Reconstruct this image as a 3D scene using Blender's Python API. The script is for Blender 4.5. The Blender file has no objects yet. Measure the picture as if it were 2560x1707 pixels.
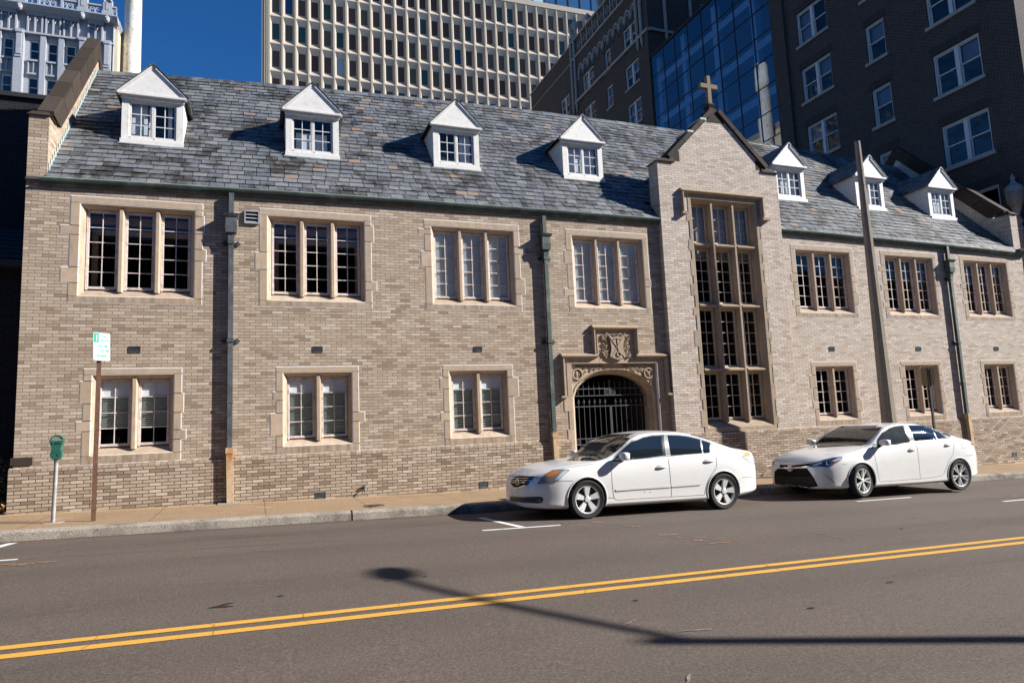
import bpy, bmesh, math, random
from math import sin, cos, pi, radians, atan2, sqrt, floor
from mathutils import Vector, Matrix
from mathutils.bvhtree import BVHTree
random.seed(7)
SC = bpy.context.scene
COL = SC.collection
GS, RC = -0.02489, -0.1606          # slope of the street along x, height of the road plane at x = 0
def gz(x, c=0.0): return c + GS * x

def tag(o, label=None, cat=None, group=None, kind=None):
    if label: o['label'] = label
    if cat: o['category'] = cat
    if group: o['group'] = group
    if kind: o['kind'] = kind
    return o
def empty(name, loc, label=None, cat=None, group=None, rot=(0, 0, 0)):
    o = bpy.data.objects.new(name, None); COL.objects.link(o)
    o.location = loc; o.rotation_euler = rot; o.empty_display_size = .2
    o['_base'] = tuple(loc)
    return tag(o, label, cat, group)
class MB:
    def __init__(s): s.v = []; s.f = []; s.m = []
    def face(s, pts, mi=0):
        n = len(s.v); s.v += [tuple(p) for p in pts]; s.f.append(tuple(range(n, n + len(pts)))); s.m.append(mi); return s
    def add(s, verts, faces, mi=0):
        n = len(s.v); s.v += [tuple(p) for p in verts]
        for f in faces: s.f.append(tuple(i + n for i in f)); s.m.append(mi)
        return s
    def hexa(s, b, t, mi=0):       # two quads, joined
        return s.add(list(b) + list(t), [(3, 2, 1, 0), (4, 5, 6, 7), (0, 1, 5, 4), (1, 2, 6, 5), (2, 3, 7, 6), (3, 0, 4, 7)], mi)
    def box(s, x0, x1, y0, y1, z0, z1, mi=0):
        return s.hexa([(x0, y0, z0), (x1, y0, z0), (x1, y1, z0), (x0, y1, z0)], [(x0, y0, z1), (x1, y0, z1), (x1, y1, z1), (x0, y1, z1)], mi)
    def prism(s, pts, ax, a, b, mi=0):
        def P(p, d): return (p[0], d, p[1]) if ax == 'y' else ((d, p[0], p[1]) if ax == 'x' else (p[0], p[1], d))
        n = len(pts); V = [P(p, a) for p in pts] + [P(p, b) for p in pts]
        F = [tuple(range(n - 1, -1, -1)), tuple(range(n, 2 * n))] + [(i, (i + 1) % n, n + (i + 1) % n, n + i) for i in range(n)]
        return s.add(V, F, mi)
    def tube(s, path, r, n=8, mi=0, closed=False):
        path = [Vector(p) for p in path]; k = len(path); R = r if isinstance(r, (list, tuple)) else [r] * k
        V = []
        prev = None
        for i, p in enumerate(path):
            if closed: d = path[(i + 1) % k] - path[i - 1]
            else: d = path[min(i + 1, k - 1)] - path[max(i - 1, 0)]
            d.normalize()
            up = Vector((0, 0, 1)) if abs(d.z) < .95 else Vector((1, 0, 0))
            if prev is not None:
                up = prev
            a = d.cross(up)
            if a.length < 1e-5: a = d.cross(Vector((.3, 1, .2)))
            a.normalize(); b = a.cross(d).normalized(); prev = b
            for j in range(n):
                t = 2 * pi * j / n; V.append(p + (a * cos(t) + b * sin(t)) * R[i])
        F = []
        for i in range(k if closed else k - 1):
            i2 = (i + 1) % k
            for j in range(n): F.append((i * n + j, i * n + (j + 1) % n, i2 * n + (j + 1) % n, i2 * n + j))
        if not closed: F += [tuple(range(n - 1, -1, -1)), tuple((k - 1) * n + j for j in range(n))]
        return s.add(V, F, mi)
    def lathe(s, prof, c, n=24, ax='z', mi=0, caps=True):
        V = []; F = []
        for r, h in prof:
            for j in range(n):
                t = 2 * pi * j / n; a, b = r * cos(t), r * sin(t)
                V.append((c[0] + a, c[1] + b, c[2] + h) if ax == 'z' else ((c[0] + a, c[1] + h, c[2] + b) if ax == 'y' else (c[0] + h, c[1] + a, c[2] + b)))
        for i in range(len(prof) - 1):
            for j in range(n): F.append((i * n + j, i * n + (j + 1) % n, (i + 1) * n + (j + 1) % n, (i + 1) * n + j))
        if caps: F += [tuple(range(n - 1, -1, -1)), tuple((len(prof) - 1) * n + j for j in range(n))]
        return s.add(V, F, mi)
    def ball(s, c, r, sc=(1, 1, 1), n=8, mi=0):
        prof = [(max(1e-4, r * sin(pi * i / n)), -r * cos(pi * i / n)) for i in range(n + 1)]
        m = len(s.v); s.lathe(prof, (0, 0, 0), n=n + 2, mi=mi)
        for i in range(m, len(s.v)):
            x, y, z = s.v[i]; s.v[i] = (c[0] + x * sc[0], c[1] + y * sc[1], c[2] + z * sc[2])
        return s
    def xf(s, fn, start=0):
        for i in range(start, len(s.v)): s.v[i] = tuple(fn(*s.v[i]))
        return s
    def build(s, name, mats, parent=None, smooth=False, local=False, bevel=0, angle=40):
        base = Vector((0, 0, 0))
        if parent is not None and not local:
            r = parent
            while r.parent: r = r.parent
            base = Vector(r['_base'])
        me = bpy.data.meshes.new(name)
        me.from_pydata([tuple(Vector(v) - base) for v in s.v], [], s.f)
        if not isinstance(mats, (list, tuple)): mats = [mats]
        for m in mats: me.materials.append(m)
        me.polygons.foreach_set('material_index', s.m)
        if smooth:
            me.polygons.foreach_set('use_smooth', [True] * len(s.f))
            if angle < 180:
                try: me.set_sharp_from_angle(angle=radians(angle))
                except Exception: pass
        me.update()
        o = bpy.data.objects.new(name, me); COL.objects.link(o)
        if parent is not None: o.parent = parent
        if bevel:
            b = o.modifiers.new('bevel', 'BEVEL'); b.width = bevel; b.segments = 2; b.limit_method = 'ANGLE'; b.angle_limit = radians(35)
        return o
def wall_grid(mb, u0, u1, z0, z1, holes, P, mi=0):
    us = sorted({u0, u1} | {h[0] for h in holes} | {h[1] for h in holes}); us = [u for u in us if u0 <= u <= u1]
    zs = sorted({z0, z1} | {h[2] for h in holes} | {h[3] for h in holes}); zs = [z for z in zs if z0 <= z <= z1]
    for a, b in zip(us, us[1:]):
        for c, d in zip(zs, zs[1:]):
            m, n = (a + b) / 2, (c + d) / 2
            if any(h[0] < m < h[1] and h[2] < n < h[3] for h in holes): continue
            mb.face([P(a, c), P(b, c), P(b, d), P(a, d)], mi)
def rect_frame(mb, u0, u1, z0, z1, w, d0, d1, P, mi=0):  # four butted bars, boxes in (u, z, depth)
    for a, b, c, d in ((u0, u0 + w, z0, z1), (u1 - w, u1, z0, z1), (u0 + w, u1 - w, z0, z0 + w), (u0 + w, u1 - w, z1 - w, z1)): ubox(mb, a, b, c, d, d0, d1, P, mi)
def ubox(mb, u0, u1, z0, z1, d0, d1, P, mi=0):
    mb.hexa([P(u0, z0, d0), P(u1, z0, d0), P(u1, z0, d1), P(u0, z0, d1)], [P(u0, z1, d0), P(u1, z1, d0), P(u1, z1, d1), P(u0, z1, d1)], mi)

# ------------------------------------------------------------------ materials
def newmat(name):
    m = bpy.data.materials.new(name); m.use_nodes = True
    nt = m.node_tree; return m, nt, nt.nodes['Principled BSDF']
def nd(nt, typ, **kw):
    n = nt.nodes.new(typ)
    for k, v in kw.items():
        if k.startswith('i_'):
            key = k[2:]; s = n.inputs[int(key)] if key.isdigit() else n.inputs[key.replace('_', ' ')]
            if hasattr(v, 'node'): nt.links.new(v, s)
            else: s.default_value = v
        else: setattr(n, k, v)
    return n
def mth(nt, op, a, b=0.0, c=None, clamp=False):
    n = nt.nodes.new('ShaderNodeMath'); n.operation = op; n.use_clamp = clamp
    for s, v in zip(n.inputs, (a, b, c)):
        if v is None: continue
        if hasattr(v, 'node'): nt.links.new(v, s)
        else: s.default_value = v
    return n.outputs[0]
def mixc(nt, fac, a, b, mode='MIX'):
    n = nt.nodes.new('ShaderNodeMix'); n.data_type = 'RGBA'; n.blend_type = mode
    for s, v in ((n.inputs[0], fac), (n.inputs[6], a), (n.inputs[7], b)):
        if hasattr(v, 'node'): nt.links.new(v, s)
        else: s.default_value = v if not isinstance(v, tuple) else (*v[:3], 1)
    return n.outputs[2]
def ramp(nt, fac, stops, interp='LINEAR'):
    n = nt.nodes.new('ShaderNodeValToRGB'); nt.links.new(fac, n.inputs[0]); e = n.color_ramp.elements; n.color_ramp.interpolation = interp
    while len(e) < len(stops): e.new(.5)
    for el, (p, c) in zip(e, stops): el.position = p; el.color = (*c, 1) if isinstance(c, tuple) else (c, c, c, 1)
    return n.outputs[0]
def noise(nt, scale, detail=3, rough=.55, vec=None, dist=0.0):
    n = nd(nt, 'ShaderNodeTexNoise', i_Scale=scale, i_Detail=detail, i_Roughness=rough, i_Distortion=dist)
    if vec is not None: nt.links.new(vec, n.inputs['Vector'])
    return n.outputs['Fac']
def pos(nt): return nt.nodes.new('ShaderNodeNewGeometry').outputs['Position']
def objc(nt): return nt.nodes.new('ShaderNodeTexCoord').outputs['Object']
def bump(nt, b, h, strength=.3, dist=.01):
    n = nd(nt, 'ShaderNodeBump', i_Strength=strength, i_Distance=dist); nt.links.new(h, n.inputs['Height']); nt.links.new(n.outputs[0], b.inputs['Normal'])
def plain(name, col, rough=.6, metal=0.0, var=.12, vs=6.0, bmp=0.0, bs=60., spec=.4, coat=0.0, dirt=None, ds=2.0, da=.6):
    m, nt, b = newmat(name); p = objc(nt)
    n = noise(nt, vs, 4, vec=p)
    lo = tuple(c * (1 - var) for c in col); hi = tuple(min(1, c * (1 + var)) for c in col)
    c = ramp(nt, n, [(.3, lo), (.7, hi)])
    if dirt:
        k = ramp(nt, noise(nt, ds, 6, .65, vec=p), [(.52, 0.0), (.68, da)]); c = mixc(nt, k, c, dirt)
    nt.links.new(c, b.inputs['Base Color']); b.inputs['Roughness'].default_value = rough; b.inputs['Metallic'].default_value = metal
    b.inputs['Specular IOR Level'].default_value = spec; b.inputs['Coat Weight'].default_value = coat
    if bmp: bump(nt, b, noise(nt, bs, 3, vec=p), bmp, .004)
    return m
def brick(name, cols, mortar, bw, bh, ms, rough=.85, bias=0.0, patch=.12, bstr=.35, vert=False, hcol=None):
    """running bond on upright walls: u = x + y, v = z, every brick its own tint"""
    m, nt, b = newmat(name)
    sp = nd(nt, 'ShaderNodeSeparateXYZ', i_Vector=pos(nt)).outputs
    u = mth(nt, 'ADD', sp[0], sp[1]); v = sp[2]
    if vert: u, v = v, u
    row = mth(nt, 'FLOOR', mth(nt, 'DIVIDE', v, bh))
    off = mth(nt, 'MULTIPLY', mth(nt, 'FLOORED_MODULO', row, 2.0), .5)
    uu = mth(nt, 'ADD', mth(nt, 'DIVIDE', u, bw), off); colm = mth(nt, 'FLOOR', uu)
    fu = mth(nt, 'FRACT', uu); fv = mth(nt, 'FRACT', mth(nt, 'DIVIDE', v, bh))
    du = mth(nt, 'MULTIPLY', mth(nt, 'MINIMUM', fu, mth(nt, 'SUBTRACT', 1.0, fu)), bw)
    dv = mth(nt, 'MULTIPLY', mth(nt, 'MINIMUM', fv, mth(nt, 'SUBTRACT', 1.0, fv)), bh)
    dd = mth(nt, 'MINIMUM', du, dv)
    mo = mth(nt, 'SUBTRACT', 1.0, mth(nt, 'DIVIDE', mth(nt, 'SUBTRACT', dd, ms * .35), ms * .4, clamp=True), clamp=True)
    cv = nd(nt, 'ShaderNodeCombineXYZ', i_0=colm, i_1=row, i_2=0.0).outputs[0]
    wn = nd(nt, 'ShaderNodeTexWhiteNoise', noise_dimensions='3D', i_Vector=cv).outputs['Value']
    st = [(i / (len(cols) - 1), c) for i, c in enumerate(cols)]
    c = ramp(nt, wn, st)
    big = noise(nt, .45, 4, .6, vec=pos(nt)); fine = noise(nt, 38, 3, vec=pos(nt))
    c = mixc(nt, mth(nt, 'MULTIPLY', mth(nt, 'SUBTRACT', big, .5), patch * 8, clamp=True), c, tuple(x * .72 for x in cols[0]))
    c = mixc(nt, .30, c, mixc(nt, 1.0, c, ramp(nt, fine, [(.3, .55), (.7, 1.25)]), 'MULTIPLY'))
    c = mixc(nt, mo, c, mortar)
    nt.links.new(c, b.inputs['Base Color']); b.inputs['Roughness'].default_value = rough; b.inputs['Specular IOR Level'].default_value = .25
    h = mth(nt, 'SUBTRACT', mth(nt, 'ADD', mth(nt, 'MULTIPLY', wn, .35), mth(nt, 'MULTIPLY', fine, .25)), mo)
    bump(nt, b, h, bstr, .006)
    return m
def glass(name, refl=.9, tint=(.9, .95, .95), base=.03, wob=0.0, ws=2.0, rcol=(1, 1, 1), wd=.05):
    m, nt, b = newmat(name); nt.nodes.remove(b); out = nt.nodes['Material Output']
    tr = nd(nt, 'ShaderNodeBsdfTransparent', i_Color=(*tint, 1)); gl = nd(nt, 'ShaderNodeBsdfGlossy', i_Color=(*rcol, 1), i_Roughness=.015)
    g = nt.nodes.new('ShaderNodeNewGeometry'); dt = nd(nt, 'ShaderNodeVectorMath', operation='DOT_PRODUCT', i_0=g.outputs['Incoming'], i_1=g.outputs['Normal']).outputs['Value']
    fr = mth(nt, 'ADD', .045, mth(nt, 'MULTIPLY', .955, mth(nt, 'POWER', mth(nt, 'SUBTRACT', 1.0, mth(nt, 'ABSOLUTE', dt), clamp=True), 5.0)))
    fac = mth(nt, 'ADD', mth(nt, 'MULTIPLY', fr, refl), base, clamp=True)
    if wob:
        bp = nd(nt, 'ShaderNodeBump', i_Strength=wob, i_Distance=wd); nt.links.new(noise(nt, ws, 2, vec=pos(nt)), bp.inputs['Height']); nt.links.new(bp.outputs[0], gl.inputs['Normal'])
    mx = nd(nt, 'ShaderNodeMixShader', i_0=fac, i_1=tr.outputs[0], i_2=gl.outputs[0])
    nt.links.new(mx.outputs[0], out.inputs[0]); return m
def slate_mat(name):
    m, nt, b = newmat(name); g = nt.nodes.new('ShaderNodeNewGeometry'); p = g.outputs['Position']
    r = g.outputs['Random Per Island']
    c = ramp(nt, r, [(0, (.040, .044, .050)), (.15, (.072, .078, .084)), (.42, (.112, .118, .125)), (.66, (.088, .102, .122)), (.86, (.145, .15, .157)), (.965, (.165, .16, .15)), (.985, (.22, .145, .10))], 'LINEAR')
    st = noise(nt, 9, 4, .6, vec=p); c = mixc(nt, mth(nt, 'MULTIPLY', mth(nt, 'SUBTRACT', st, .42), 1.7, clamp=True), c, (.22, .225, .232))
    li = noise(nt, 1.15, 6, .72, vec=p); r2 = mth(nt, 'FRACT', mth(nt, 'MULTIPLY', r, 7.31))
    k = mth(nt, 'MULTIPLY', mth(nt, 'ADD', mth(nt, 'SUBTRACT', li, .575), mth(nt, 'MULTIPLY', r2, .13)), 10, clamp=True)
    c = mixc(nt, mth(nt, 'MULTIPLY', k, .9), c, (.026, .023, .021))
    nt.links.new(c, b.inputs['Base Color']); b.inputs['Roughness'].default_value = .55; b.inputs['Specular IOR Level'].default_value = .45
    bump(nt, b, noise(nt, 22, 4, vec=p), .35, .01); return m
def stone(name, col, stain=True, dark=(.10, .085, .07), jit=.10, thr=.55):
    m, nt, b = newmat(name); p = pos(nt)
    g = nt.nodes.new('ShaderNodeNewGeometry').outputs['Random Per Island']
    c = ramp(nt, g, [(0, tuple(x * (1 - jit) for x in col)), (1, tuple(x * (1 + jit) for x in col))])
    c = mixc(nt, .35, c, mixc(nt, 1.0, c, ramp(nt, noise(nt, 7, 5, .6, vec=p), [(.3, .6), (.7, 1.3)]), 'MULTIPLY'))
    if stain:
        sv = nd(nt, 'ShaderNodeMapping', i_Vector=p, i_Scale=(9, 9, 1.6)).outputs[0]
        c = mixc(nt, mth(nt, 'MULTIPLY', mth(nt, 'SUBTRACT', noise(nt, 1.0, 5, .7, vec=sv), thr), 2.2, clamp=True), c, dark)
    nt.links.new(c, b.inputs['Base Color']); b.inputs['Roughness'].default_value = .85; b.inputs['Specular IOR Level'].default_value = .2
    bump(nt, b, noise(nt, 90, 3, vec=p), .15, .004); return m
M = {}
M['brick'] = brick('tan_brick', [(.23, .172, .125), (.315, .243, .178), (.35, .275, .205), (.365, .29, .218), (.38, .305, .23), (.395, .32, .245), (.415, .34, .262), (.48, .405, .325)], (.15, .115, .09), .213, .0627, .0095, bstr=.3, patch=.0)
M['brick_pale'] = brick('pale_brick', [(.35, .28, .225), (.42, .35, .29), (.45, .38, .32), (.465, .395, .335), (.475, .405, .345), (.49, .42, .36), (.51, .44, .38), (.56, .50, .44)], (.18, .145, .12), .213, .0627, .010, bstr=.3, patch=.0)
M['brick_low'] = brick('plinth_brick', [(.20, .145, .102), (.29, .218, .158), (.345, .268, .198), (.37, .292, .218), (.39, .31, .235), (.415, .335, .258), (.50, .425, .34)], (.075, .06, .05), .213, .0627, .0125, bstr=.45, patch=.0)
M['header'] = brick('header_brick', [(.26, .19, .14), (.34, .26, .195), (.40, .31, .24), (.46, .37, .29)], (.06, .05, .042), .107, .0627, .0085)
M['brick_dark'] = brick('dark_brick', [(.018, .0135, .0125), (.026, .019, .017), (.034, .0245, .022), (.044, .032, .028)], (.11, .094, .088), .215, .072, .018, patch=.05, bstr=.3)
M['soldier'] = brick('dark_soldier_brick', [(.018, .015, .016), (.026, .021, .021), (.034, .027, .027)], (.07, .065, .066), .40, .075, .014, vert=True)
M['brick_shade'] = brick('shade_toned_brick', [(.010, .010, .012), (.015, .015, .017), (.019, .019, .022)], (.03, .03, .034), .215, .072, .014)  # near-black tones carry the left building's shade in the brick colour
M['stone'] = stone('buff_sandstone', (.385, .30, .22))
M['stone_clean'] = stone('carved_sandstone', (.315, .245, .178), dark=(.11, .09, .07))
M['stone_brown'] = stone('brown_coping_stone', (.042, .031, .024), dark=(.02, .017, .015), jit=.3)
M['stone_white'] = stone('white_terracotta', (.31, .325, .36), dark=(.17, .175, .19), jit=.05)
M['concrete'] = stone('precast_concrete', (.36, .32, .27), dark=(.085, .065, .05), jit=.03)
M['limestone'] = stone('grey_limestone', (.42, .40, .38))
M['trim_grey'] = stone('grey_terracotta_trim', (.29, .275, .26), jit=.08)
M['joint'] = plain('white_mortar', (.74, .76, .78), .9, var=.1, vs=20)
M['slate'] = slate_mat('grey_slate')
M['paint_white'] = plain('white_paint', (.64, .625, .595), .55, var=.05, vs=9, dirt=(.42, .37, .30), ds=7, da=.35)
M['frame_white'] = plain('flaked_white_frame', (.66, .57, .53), .6, var=.14, vs=14, dirt=(.26, .15, .10), ds=9, da=.6)
M['frame_buff'] = plain('buff_frame', (.50, .42, .32), .6, var=.14, vs=14)
M['frame_grey'] = plain('grey_white_frame', (.46, .465, .48), .55, var=.06)
M['copper'] = plain('copper_patina', (.060, .078, .072), .6, var=.3, vs=4, metal=.2, dirt=(.20, .29, .26), ds=3, da=.4)
M['copper_edge'] = plain('pale_copper_patina', (.26, .36, .32), .6, var=.25, vs=3)
M['lead'] = plain('grey_lead', (.105, .115, .125), .5, metal=.35, var=.3, vs=5, dirt=(.24, .26, .27), ds=6, da=.5)
M['flash'] = plain('blue_green_flashing', (.30, .38, .38), .6, var=.25, vs=5, dirt=(.34, .22, .15), ds=5, da=.7)
M['rust'] = plain('rusty_boot', (.46, .34, .21), .75, var=.25, vs=8, dirt=(.34, .13, .03), ds=4, da=1.0, bmp=.4)
M['iron'] = plain('grey_painted_iron', (.10, .105, .115), .45, metal=.3, var=.2, vs=10)
M['grey_metal'] = plain('grey_louvre', (.30, .31, .34), .5, var=.1)
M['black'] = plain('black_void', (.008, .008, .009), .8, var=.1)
M['dark_room'] = plain('dark_interior', (.085, .075, .065), .9, var=.2, vs=2)
M['blind'] = plain('white_blind', (.66, .71, .74), .8, var=.06, vs=3)
M['blind_green'] = plain('pale_green_blind', (.42, .49, .47), .7, var=.06, vs=3)
M['paper'] = plain('white_paper', (.78, .80, .84), .8, var=.03)
M['curtain'] = plain('pale_curtain', (.62, .66, .72), .9, var=.08, vs=5)
M['wood'] = plain('varnished_wood', (.36, .22, .10), .5, var=.2, vs=6)
M['glass'] = glass('window_glass', .85, (.86, .89, .89), .004, .04, 3)
M['sill_stone'] = stone('stained_sill_sandstone', (.36, .275, .20), dark=(.075, .06, .045), thr=.40)
M['glass_old'] = glass('wavy_old_glass', .5, (.7, .74, .78), .03, .5, 1.6, wd=.09)
M['glass_blue'] = glass('blue_curtain_glass', .6, (.42, .58, .74), .12, .03, .45, (.75, .87, 1.0))
M['glass_bronze'] = glass('tinted_glass', .9, (.42, .40, .38), .05)
# ------------------------------------------------------------------ ground, road, pavement
def asphalt():
    m, nt, b = newmat('brown_grey_asphalt'); p = pos(nt)
    f1 = noise(nt, 48, 3, .75, vec=p); f2 = noise(nt, 150, 2, .5, vec=p); big = noise(nt, .35, 5, .6, vec=p)
    sv = nd(nt, 'ShaderNodeMapping', i_Vector=p, i_Scale=(.25, 2.2, 1)).outputs[0]
    c = ramp(nt, f1, [(.25, (.050, .039, .032)), (.5, (.090, .071, .058)), (.72, (.148, .120, .098))])
    c = mixc(nt, mth(nt, 'MULTIPLY', mth(nt, 'SUBTRACT', f2, .62), 7, clamp=True), c, (.20, .165, .13))
    c = mixc(nt, mth(nt, 'MULTIPLY', mth(nt, 'SUBTRACT', .36, f2), 8, clamp=True), c, (.022, .02, .02))
    c = mixc(nt, mth(nt, 'MULTIPLY', mth(nt, 'SUBTRACT', big, .42), 1.6, clamp=True), c, mixc(nt, 1.0, c, (1.22, 1.2, 1.16), 'MULTIPLY'))
    c = mixc(nt, mth(nt, 'MULTIPLY', mth(nt, 'SUBTRACT', noise(nt, .7, 6, .7, vec=sv), .55), 3.0, clamp=True), c, mixc(nt, 1.0, c, (.62, .6, .6), 'MULTIPLY'))
    yy = nd(nt, 'ShaderNodeSeparateXYZ', i_Vector=p).outputs[1]
    wy = mth(nt, 'ADD', yy, mth(nt, 'MULTIPLY', noise(nt, .25, 3, vec=p), .8))
    band = mth(nt, 'MULTIPLY', mth(nt, 'ADD', mth(nt, 'SINE', mth(nt, 'MULTIPLY', wy, 3.3)), .2), .30, clamp=True)
    c = mixc(nt, band, c, mixc(nt, 1.0, c, (.74, .72, .72), 'MULTIPLY'))
    oil = mth(nt, 'MULTIPLY', mth(nt, 'MULTIPLY', mth(nt, 'SUBTRACT', noise(nt, .55, 7, .75, vec=nd(nt, 'ShaderNodeMapping', i_Vector=p, i_Scale=(.6, 1.6, 1)).outputs[0]), .53), 6.0, clamp=True), mth(nt, 'MULTIPLY', mth(nt, 'ADD', yy, 4.6), .9, clamp=True), clamp=True)
    c = mixc(nt, mth(nt, 'MULTIPLY', oil, .6), c, (.028, .024, .022))
    edge = mth(nt, 'MULTIPLY', mth(nt, 'SUBTRACT', mth(nt, 'ADD', yy, mth(nt, 'MULTIPLY', noise(nt, 3, 4, vec=p), .2)), -2.72), 7, clamp=True)
    c = mixc(nt, mth(nt, 'MULTIPLY', edge, .7), c, (.035, .030, .026))
    nt.links.new(c, b.inputs['Base Color']); b.inputs['Roughness'].default_value = .82; b.inputs['Specular IOR Level'].default_value = .3
    bump(nt, b, f1, .5, .006); return m
def aggregate():
    m, nt, b = newmat('tan_aggregate_pavement'); p = pos(nt); sp = nd(nt, 'ShaderNodeSeparateXYZ', i_Vector=p).outputs
    f1 = noise(nt, 70, 2, .6, vec=p); big = noise(nt, .9, 5, .65, vec=p)
    c = ramp(nt, f1, [(.3, (.14, .09, .05)), (.5, (.25, .17, .10)), (.7, (.40, .29, .18))])
    c = mixc(nt, mth(nt, 'MULTIPLY', mth(nt, 'SUBTRACT', big, .5), 2.2, clamp=True), c, mixc(nt, 1.0, c, (.55, .52, .48), 'MULTIPLY'))
    # slab joints every 1.73 m and a brushed strip along the wall
    fu = mth(nt, 'FRACT', mth(nt, 'DIVIDE', mth(nt, 'ADD', sp[0], 4.33), 1.73))
    jd = mth(nt, 'MULTIPLY', mth(nt, 'MINIMUM', fu, mth(nt, 'SUBTRACT', 1.0, fu)), 1.73)
    j = mth(nt, 'LESS_THAN', jd, .008)
    j2 = mth(nt, 'LESS_THAN', mth(nt, 'ABSOLUTE', mth(nt, 'ADD', sp[1], .42)), .006)
    c = mixc(nt, mth(nt, 'GREATER_THAN', sp[1], -.30), c, mixc(nt, 1.0, c, (1.25, 1.25, 1.2), 'MULTIPLY'))
    c = mixc(nt, mth(nt, 'MULTIPLY', mth(nt, 'MAXIMUM', j, j2), .8), c, (.06, .045, .035))
    nt.links.new(c, b.inputs['Base Color']); b.inputs['Roughness'].default_value = .85; b.inputs['Specular IOR Level'].default_value = .25
    bump(nt, b, f1, .5, .006); return m
def kerbm():
    m, nt, b = newmat('weathered_kerb_concrete'); p = pos(nt)
    f1 = noise(nt, 60, 3, .6, vec=p); big = noise(nt, 1.6, 6, .7, vec=p)
    c = ramp(nt, f1, [(.28, (.13, .11, .09)), (.5, (.27, .235, .195)), (.7, (.42, .38, .32))])
    c = mixc(nt, mth(nt, 'MULTIPLY', mth(nt, 'SUBTRACT', big, .47), 4.5, clamp=True), c, (.075, .062, .048))
    nt.links.new(c, b.inputs['Base Color']); b.inputs['Roughness'].default_value = .9
    bump(nt, b, f1, .7, .01); return m
def linem(name, col):
    m, nt, b = newmat(name); p = pos(nt)
    k = ramp(nt, noise(nt, 30, 6, .7, vec=p), [(.30, 0.0), (.36, 1.0)])
    c = mixc(nt, k, (.09, .075, .065), ramp(nt, noise(nt, 90, 2, vec=p), [(.3, tuple(x * .86 for x in col)), (.7, col)]))
    sp = nd(nt, 'ShaderNodeSeparateXYZ', i_Vector=p).outputs
    ck = mth(nt, 'LESS_THAN', mth(nt, 'ABSOLUTE', mth(nt, 'SUBTRACT', mth(nt, 'FRACT', mth(nt, 'ADD', mth(nt, 'MULTIPLY', sp[0], 1.3), noise(nt, 1.2, 3, vec=p))), .5)), .006)
    c = mixc(nt, mth(nt, 'MULTIPLY', ck, .7), c, (.12, .08, .04))
    nt.links.new(c, b.inputs['Base Color']); b.inputs['Roughness'].default_value = .7; return m
M['asphalt'] = asphalt(); M['pave'] = aggregate(); M['kerb'] = kerbm()
M['yellow'] = linem('yellow_road_paint', (.60, .315, .045)); M['white_line'] = linem('white_road_paint', (.66, .66, .64))
def sheet(name, x0, x1, y0, y1, c, mat, nx=1, ny=1):
    mb = MB(); n = len(mb.v)
    V = [(x0 + (x1 - x0) * i / nx, y0 + (y1 - y0) * j / ny) for j in range(ny + 1) for i in range(nx + 1)]
    mb.add([(x, y, gz(x, c)) for x, y in V], [(j * (nx + 1) + i, j * (nx + 1) + i + 1, (j + 1) * (nx + 1) + i + 1, (j + 1) * (nx + 1) + i) for j in range(ny) for i in range(nx)])
    return tag(mb.build(name, mat), kind='structure')
YK = -2.62
sheet('ground', -260, 300, -260, 300, RC - .05, plain('grey_ground', (.11, .105, .10), .9, var=.2, vs=.3))
sheet('road', -90, 120, -14.95, YK, RC, M['asphalt'])
# pavement along the hall: sloping slab, kerb as a real step
mb = MB(); mb.add([(x, y, gz(x, c)) for x in (-90, 120) for y, c in ((.6, .002), (0, 0.0), (YK + .17, -.012))], [(0, 3, 4, 1), (1, 4, 5, 2)])
tag(mb.build('sidewalk', M['pave']), kind='structure')
def kerb(name, y0, y1, x0, x1, seams):
    mb = MB(); xs = [x0]; rnd = random.Random(3)
    while xs[-1] < x1: xs.append(xs[-1] + (.22 if -12 < xs[-1] < 12 else 3.0))
    for q in seams: xs = [x for x in xs if abs(x - q) > .05] + [q - .014, q + .014]
    xs.sort(); cutx = [q - .014 for q in seams]
    V = []; F = []
    for x in xs:
        w = rnd.uniform(-.006, .006); h = rnd.uniform(-.006, .004); s = 1 if y1 > y0 else -1
        V += [(x, y0 + w, gz(x, RC - .03)), (x, y0 + w + s * .012, gz(x, RC + .115 + h)), (x, y0 + w + s * .035, gz(x, -.014 + h)), (x, y1, gz(x, -.009)), (x, y1, gz(x, RC - .03))]
    for i in range(len(xs) - 1):
        if xs[i] in cutx: continue
        for j in range(4): F.append((i * 5 + j, i * 5 + 5 + j, i * 5 + 6 + j, i * 5 + 1 + j))
    mb.add(V, F)
    for q in seams: mb.box(q - .02, q + .02, y0 + .06, y1 - .005, gz(q, RC - .03), gz(q, -.06))
    return tag(mb.build(name, M['kerb']), kind='structure')
kerb('kerb', YK, YK + .17, -90, 120, [-1.23])
kerb('opposite_kerb', -14.95, -15.12, -90, 120, [])
mb = MB(); mb.add([(x, y, gz(x, -.012)) for x in (-90, 120) for y in (-15.11, -22)], [(0, 1, 3, 2)]); tag(mb.build('opposite_sidewalk', M['pave']), kind='structure')
def road_poly(mb, pts, c=RC + .004): mb.face([(x, y, gz(x, c)) for x, y in pts])
def strip(mb, x0, y0, x1, y1, w, c=RC + .004, n=1, jit=0.0, rnd=random.Random(5)):
    d = Vector((x1 - x0, y1 - y0)); L = d.length; d.normalize(); nn = Vector((-d.y, d.x)) * w / 2
    pa = []; pb = []
    for i in range(n + 1):
        q = Vector((x0, y0)) + d * L * i / n
        a = q + nn * (1 + rnd.uniform(-jit, jit)); b = q - nn * (1 + rnd.uniform(-jit, jit)); pa.append(a); pb.append(b)
    for i in range(n): mb.face([(p.x, p.y, gz(p.x, c)) for p in (pb[i], pb[i + 1], pa[i + 1], pa[i])])
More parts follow.
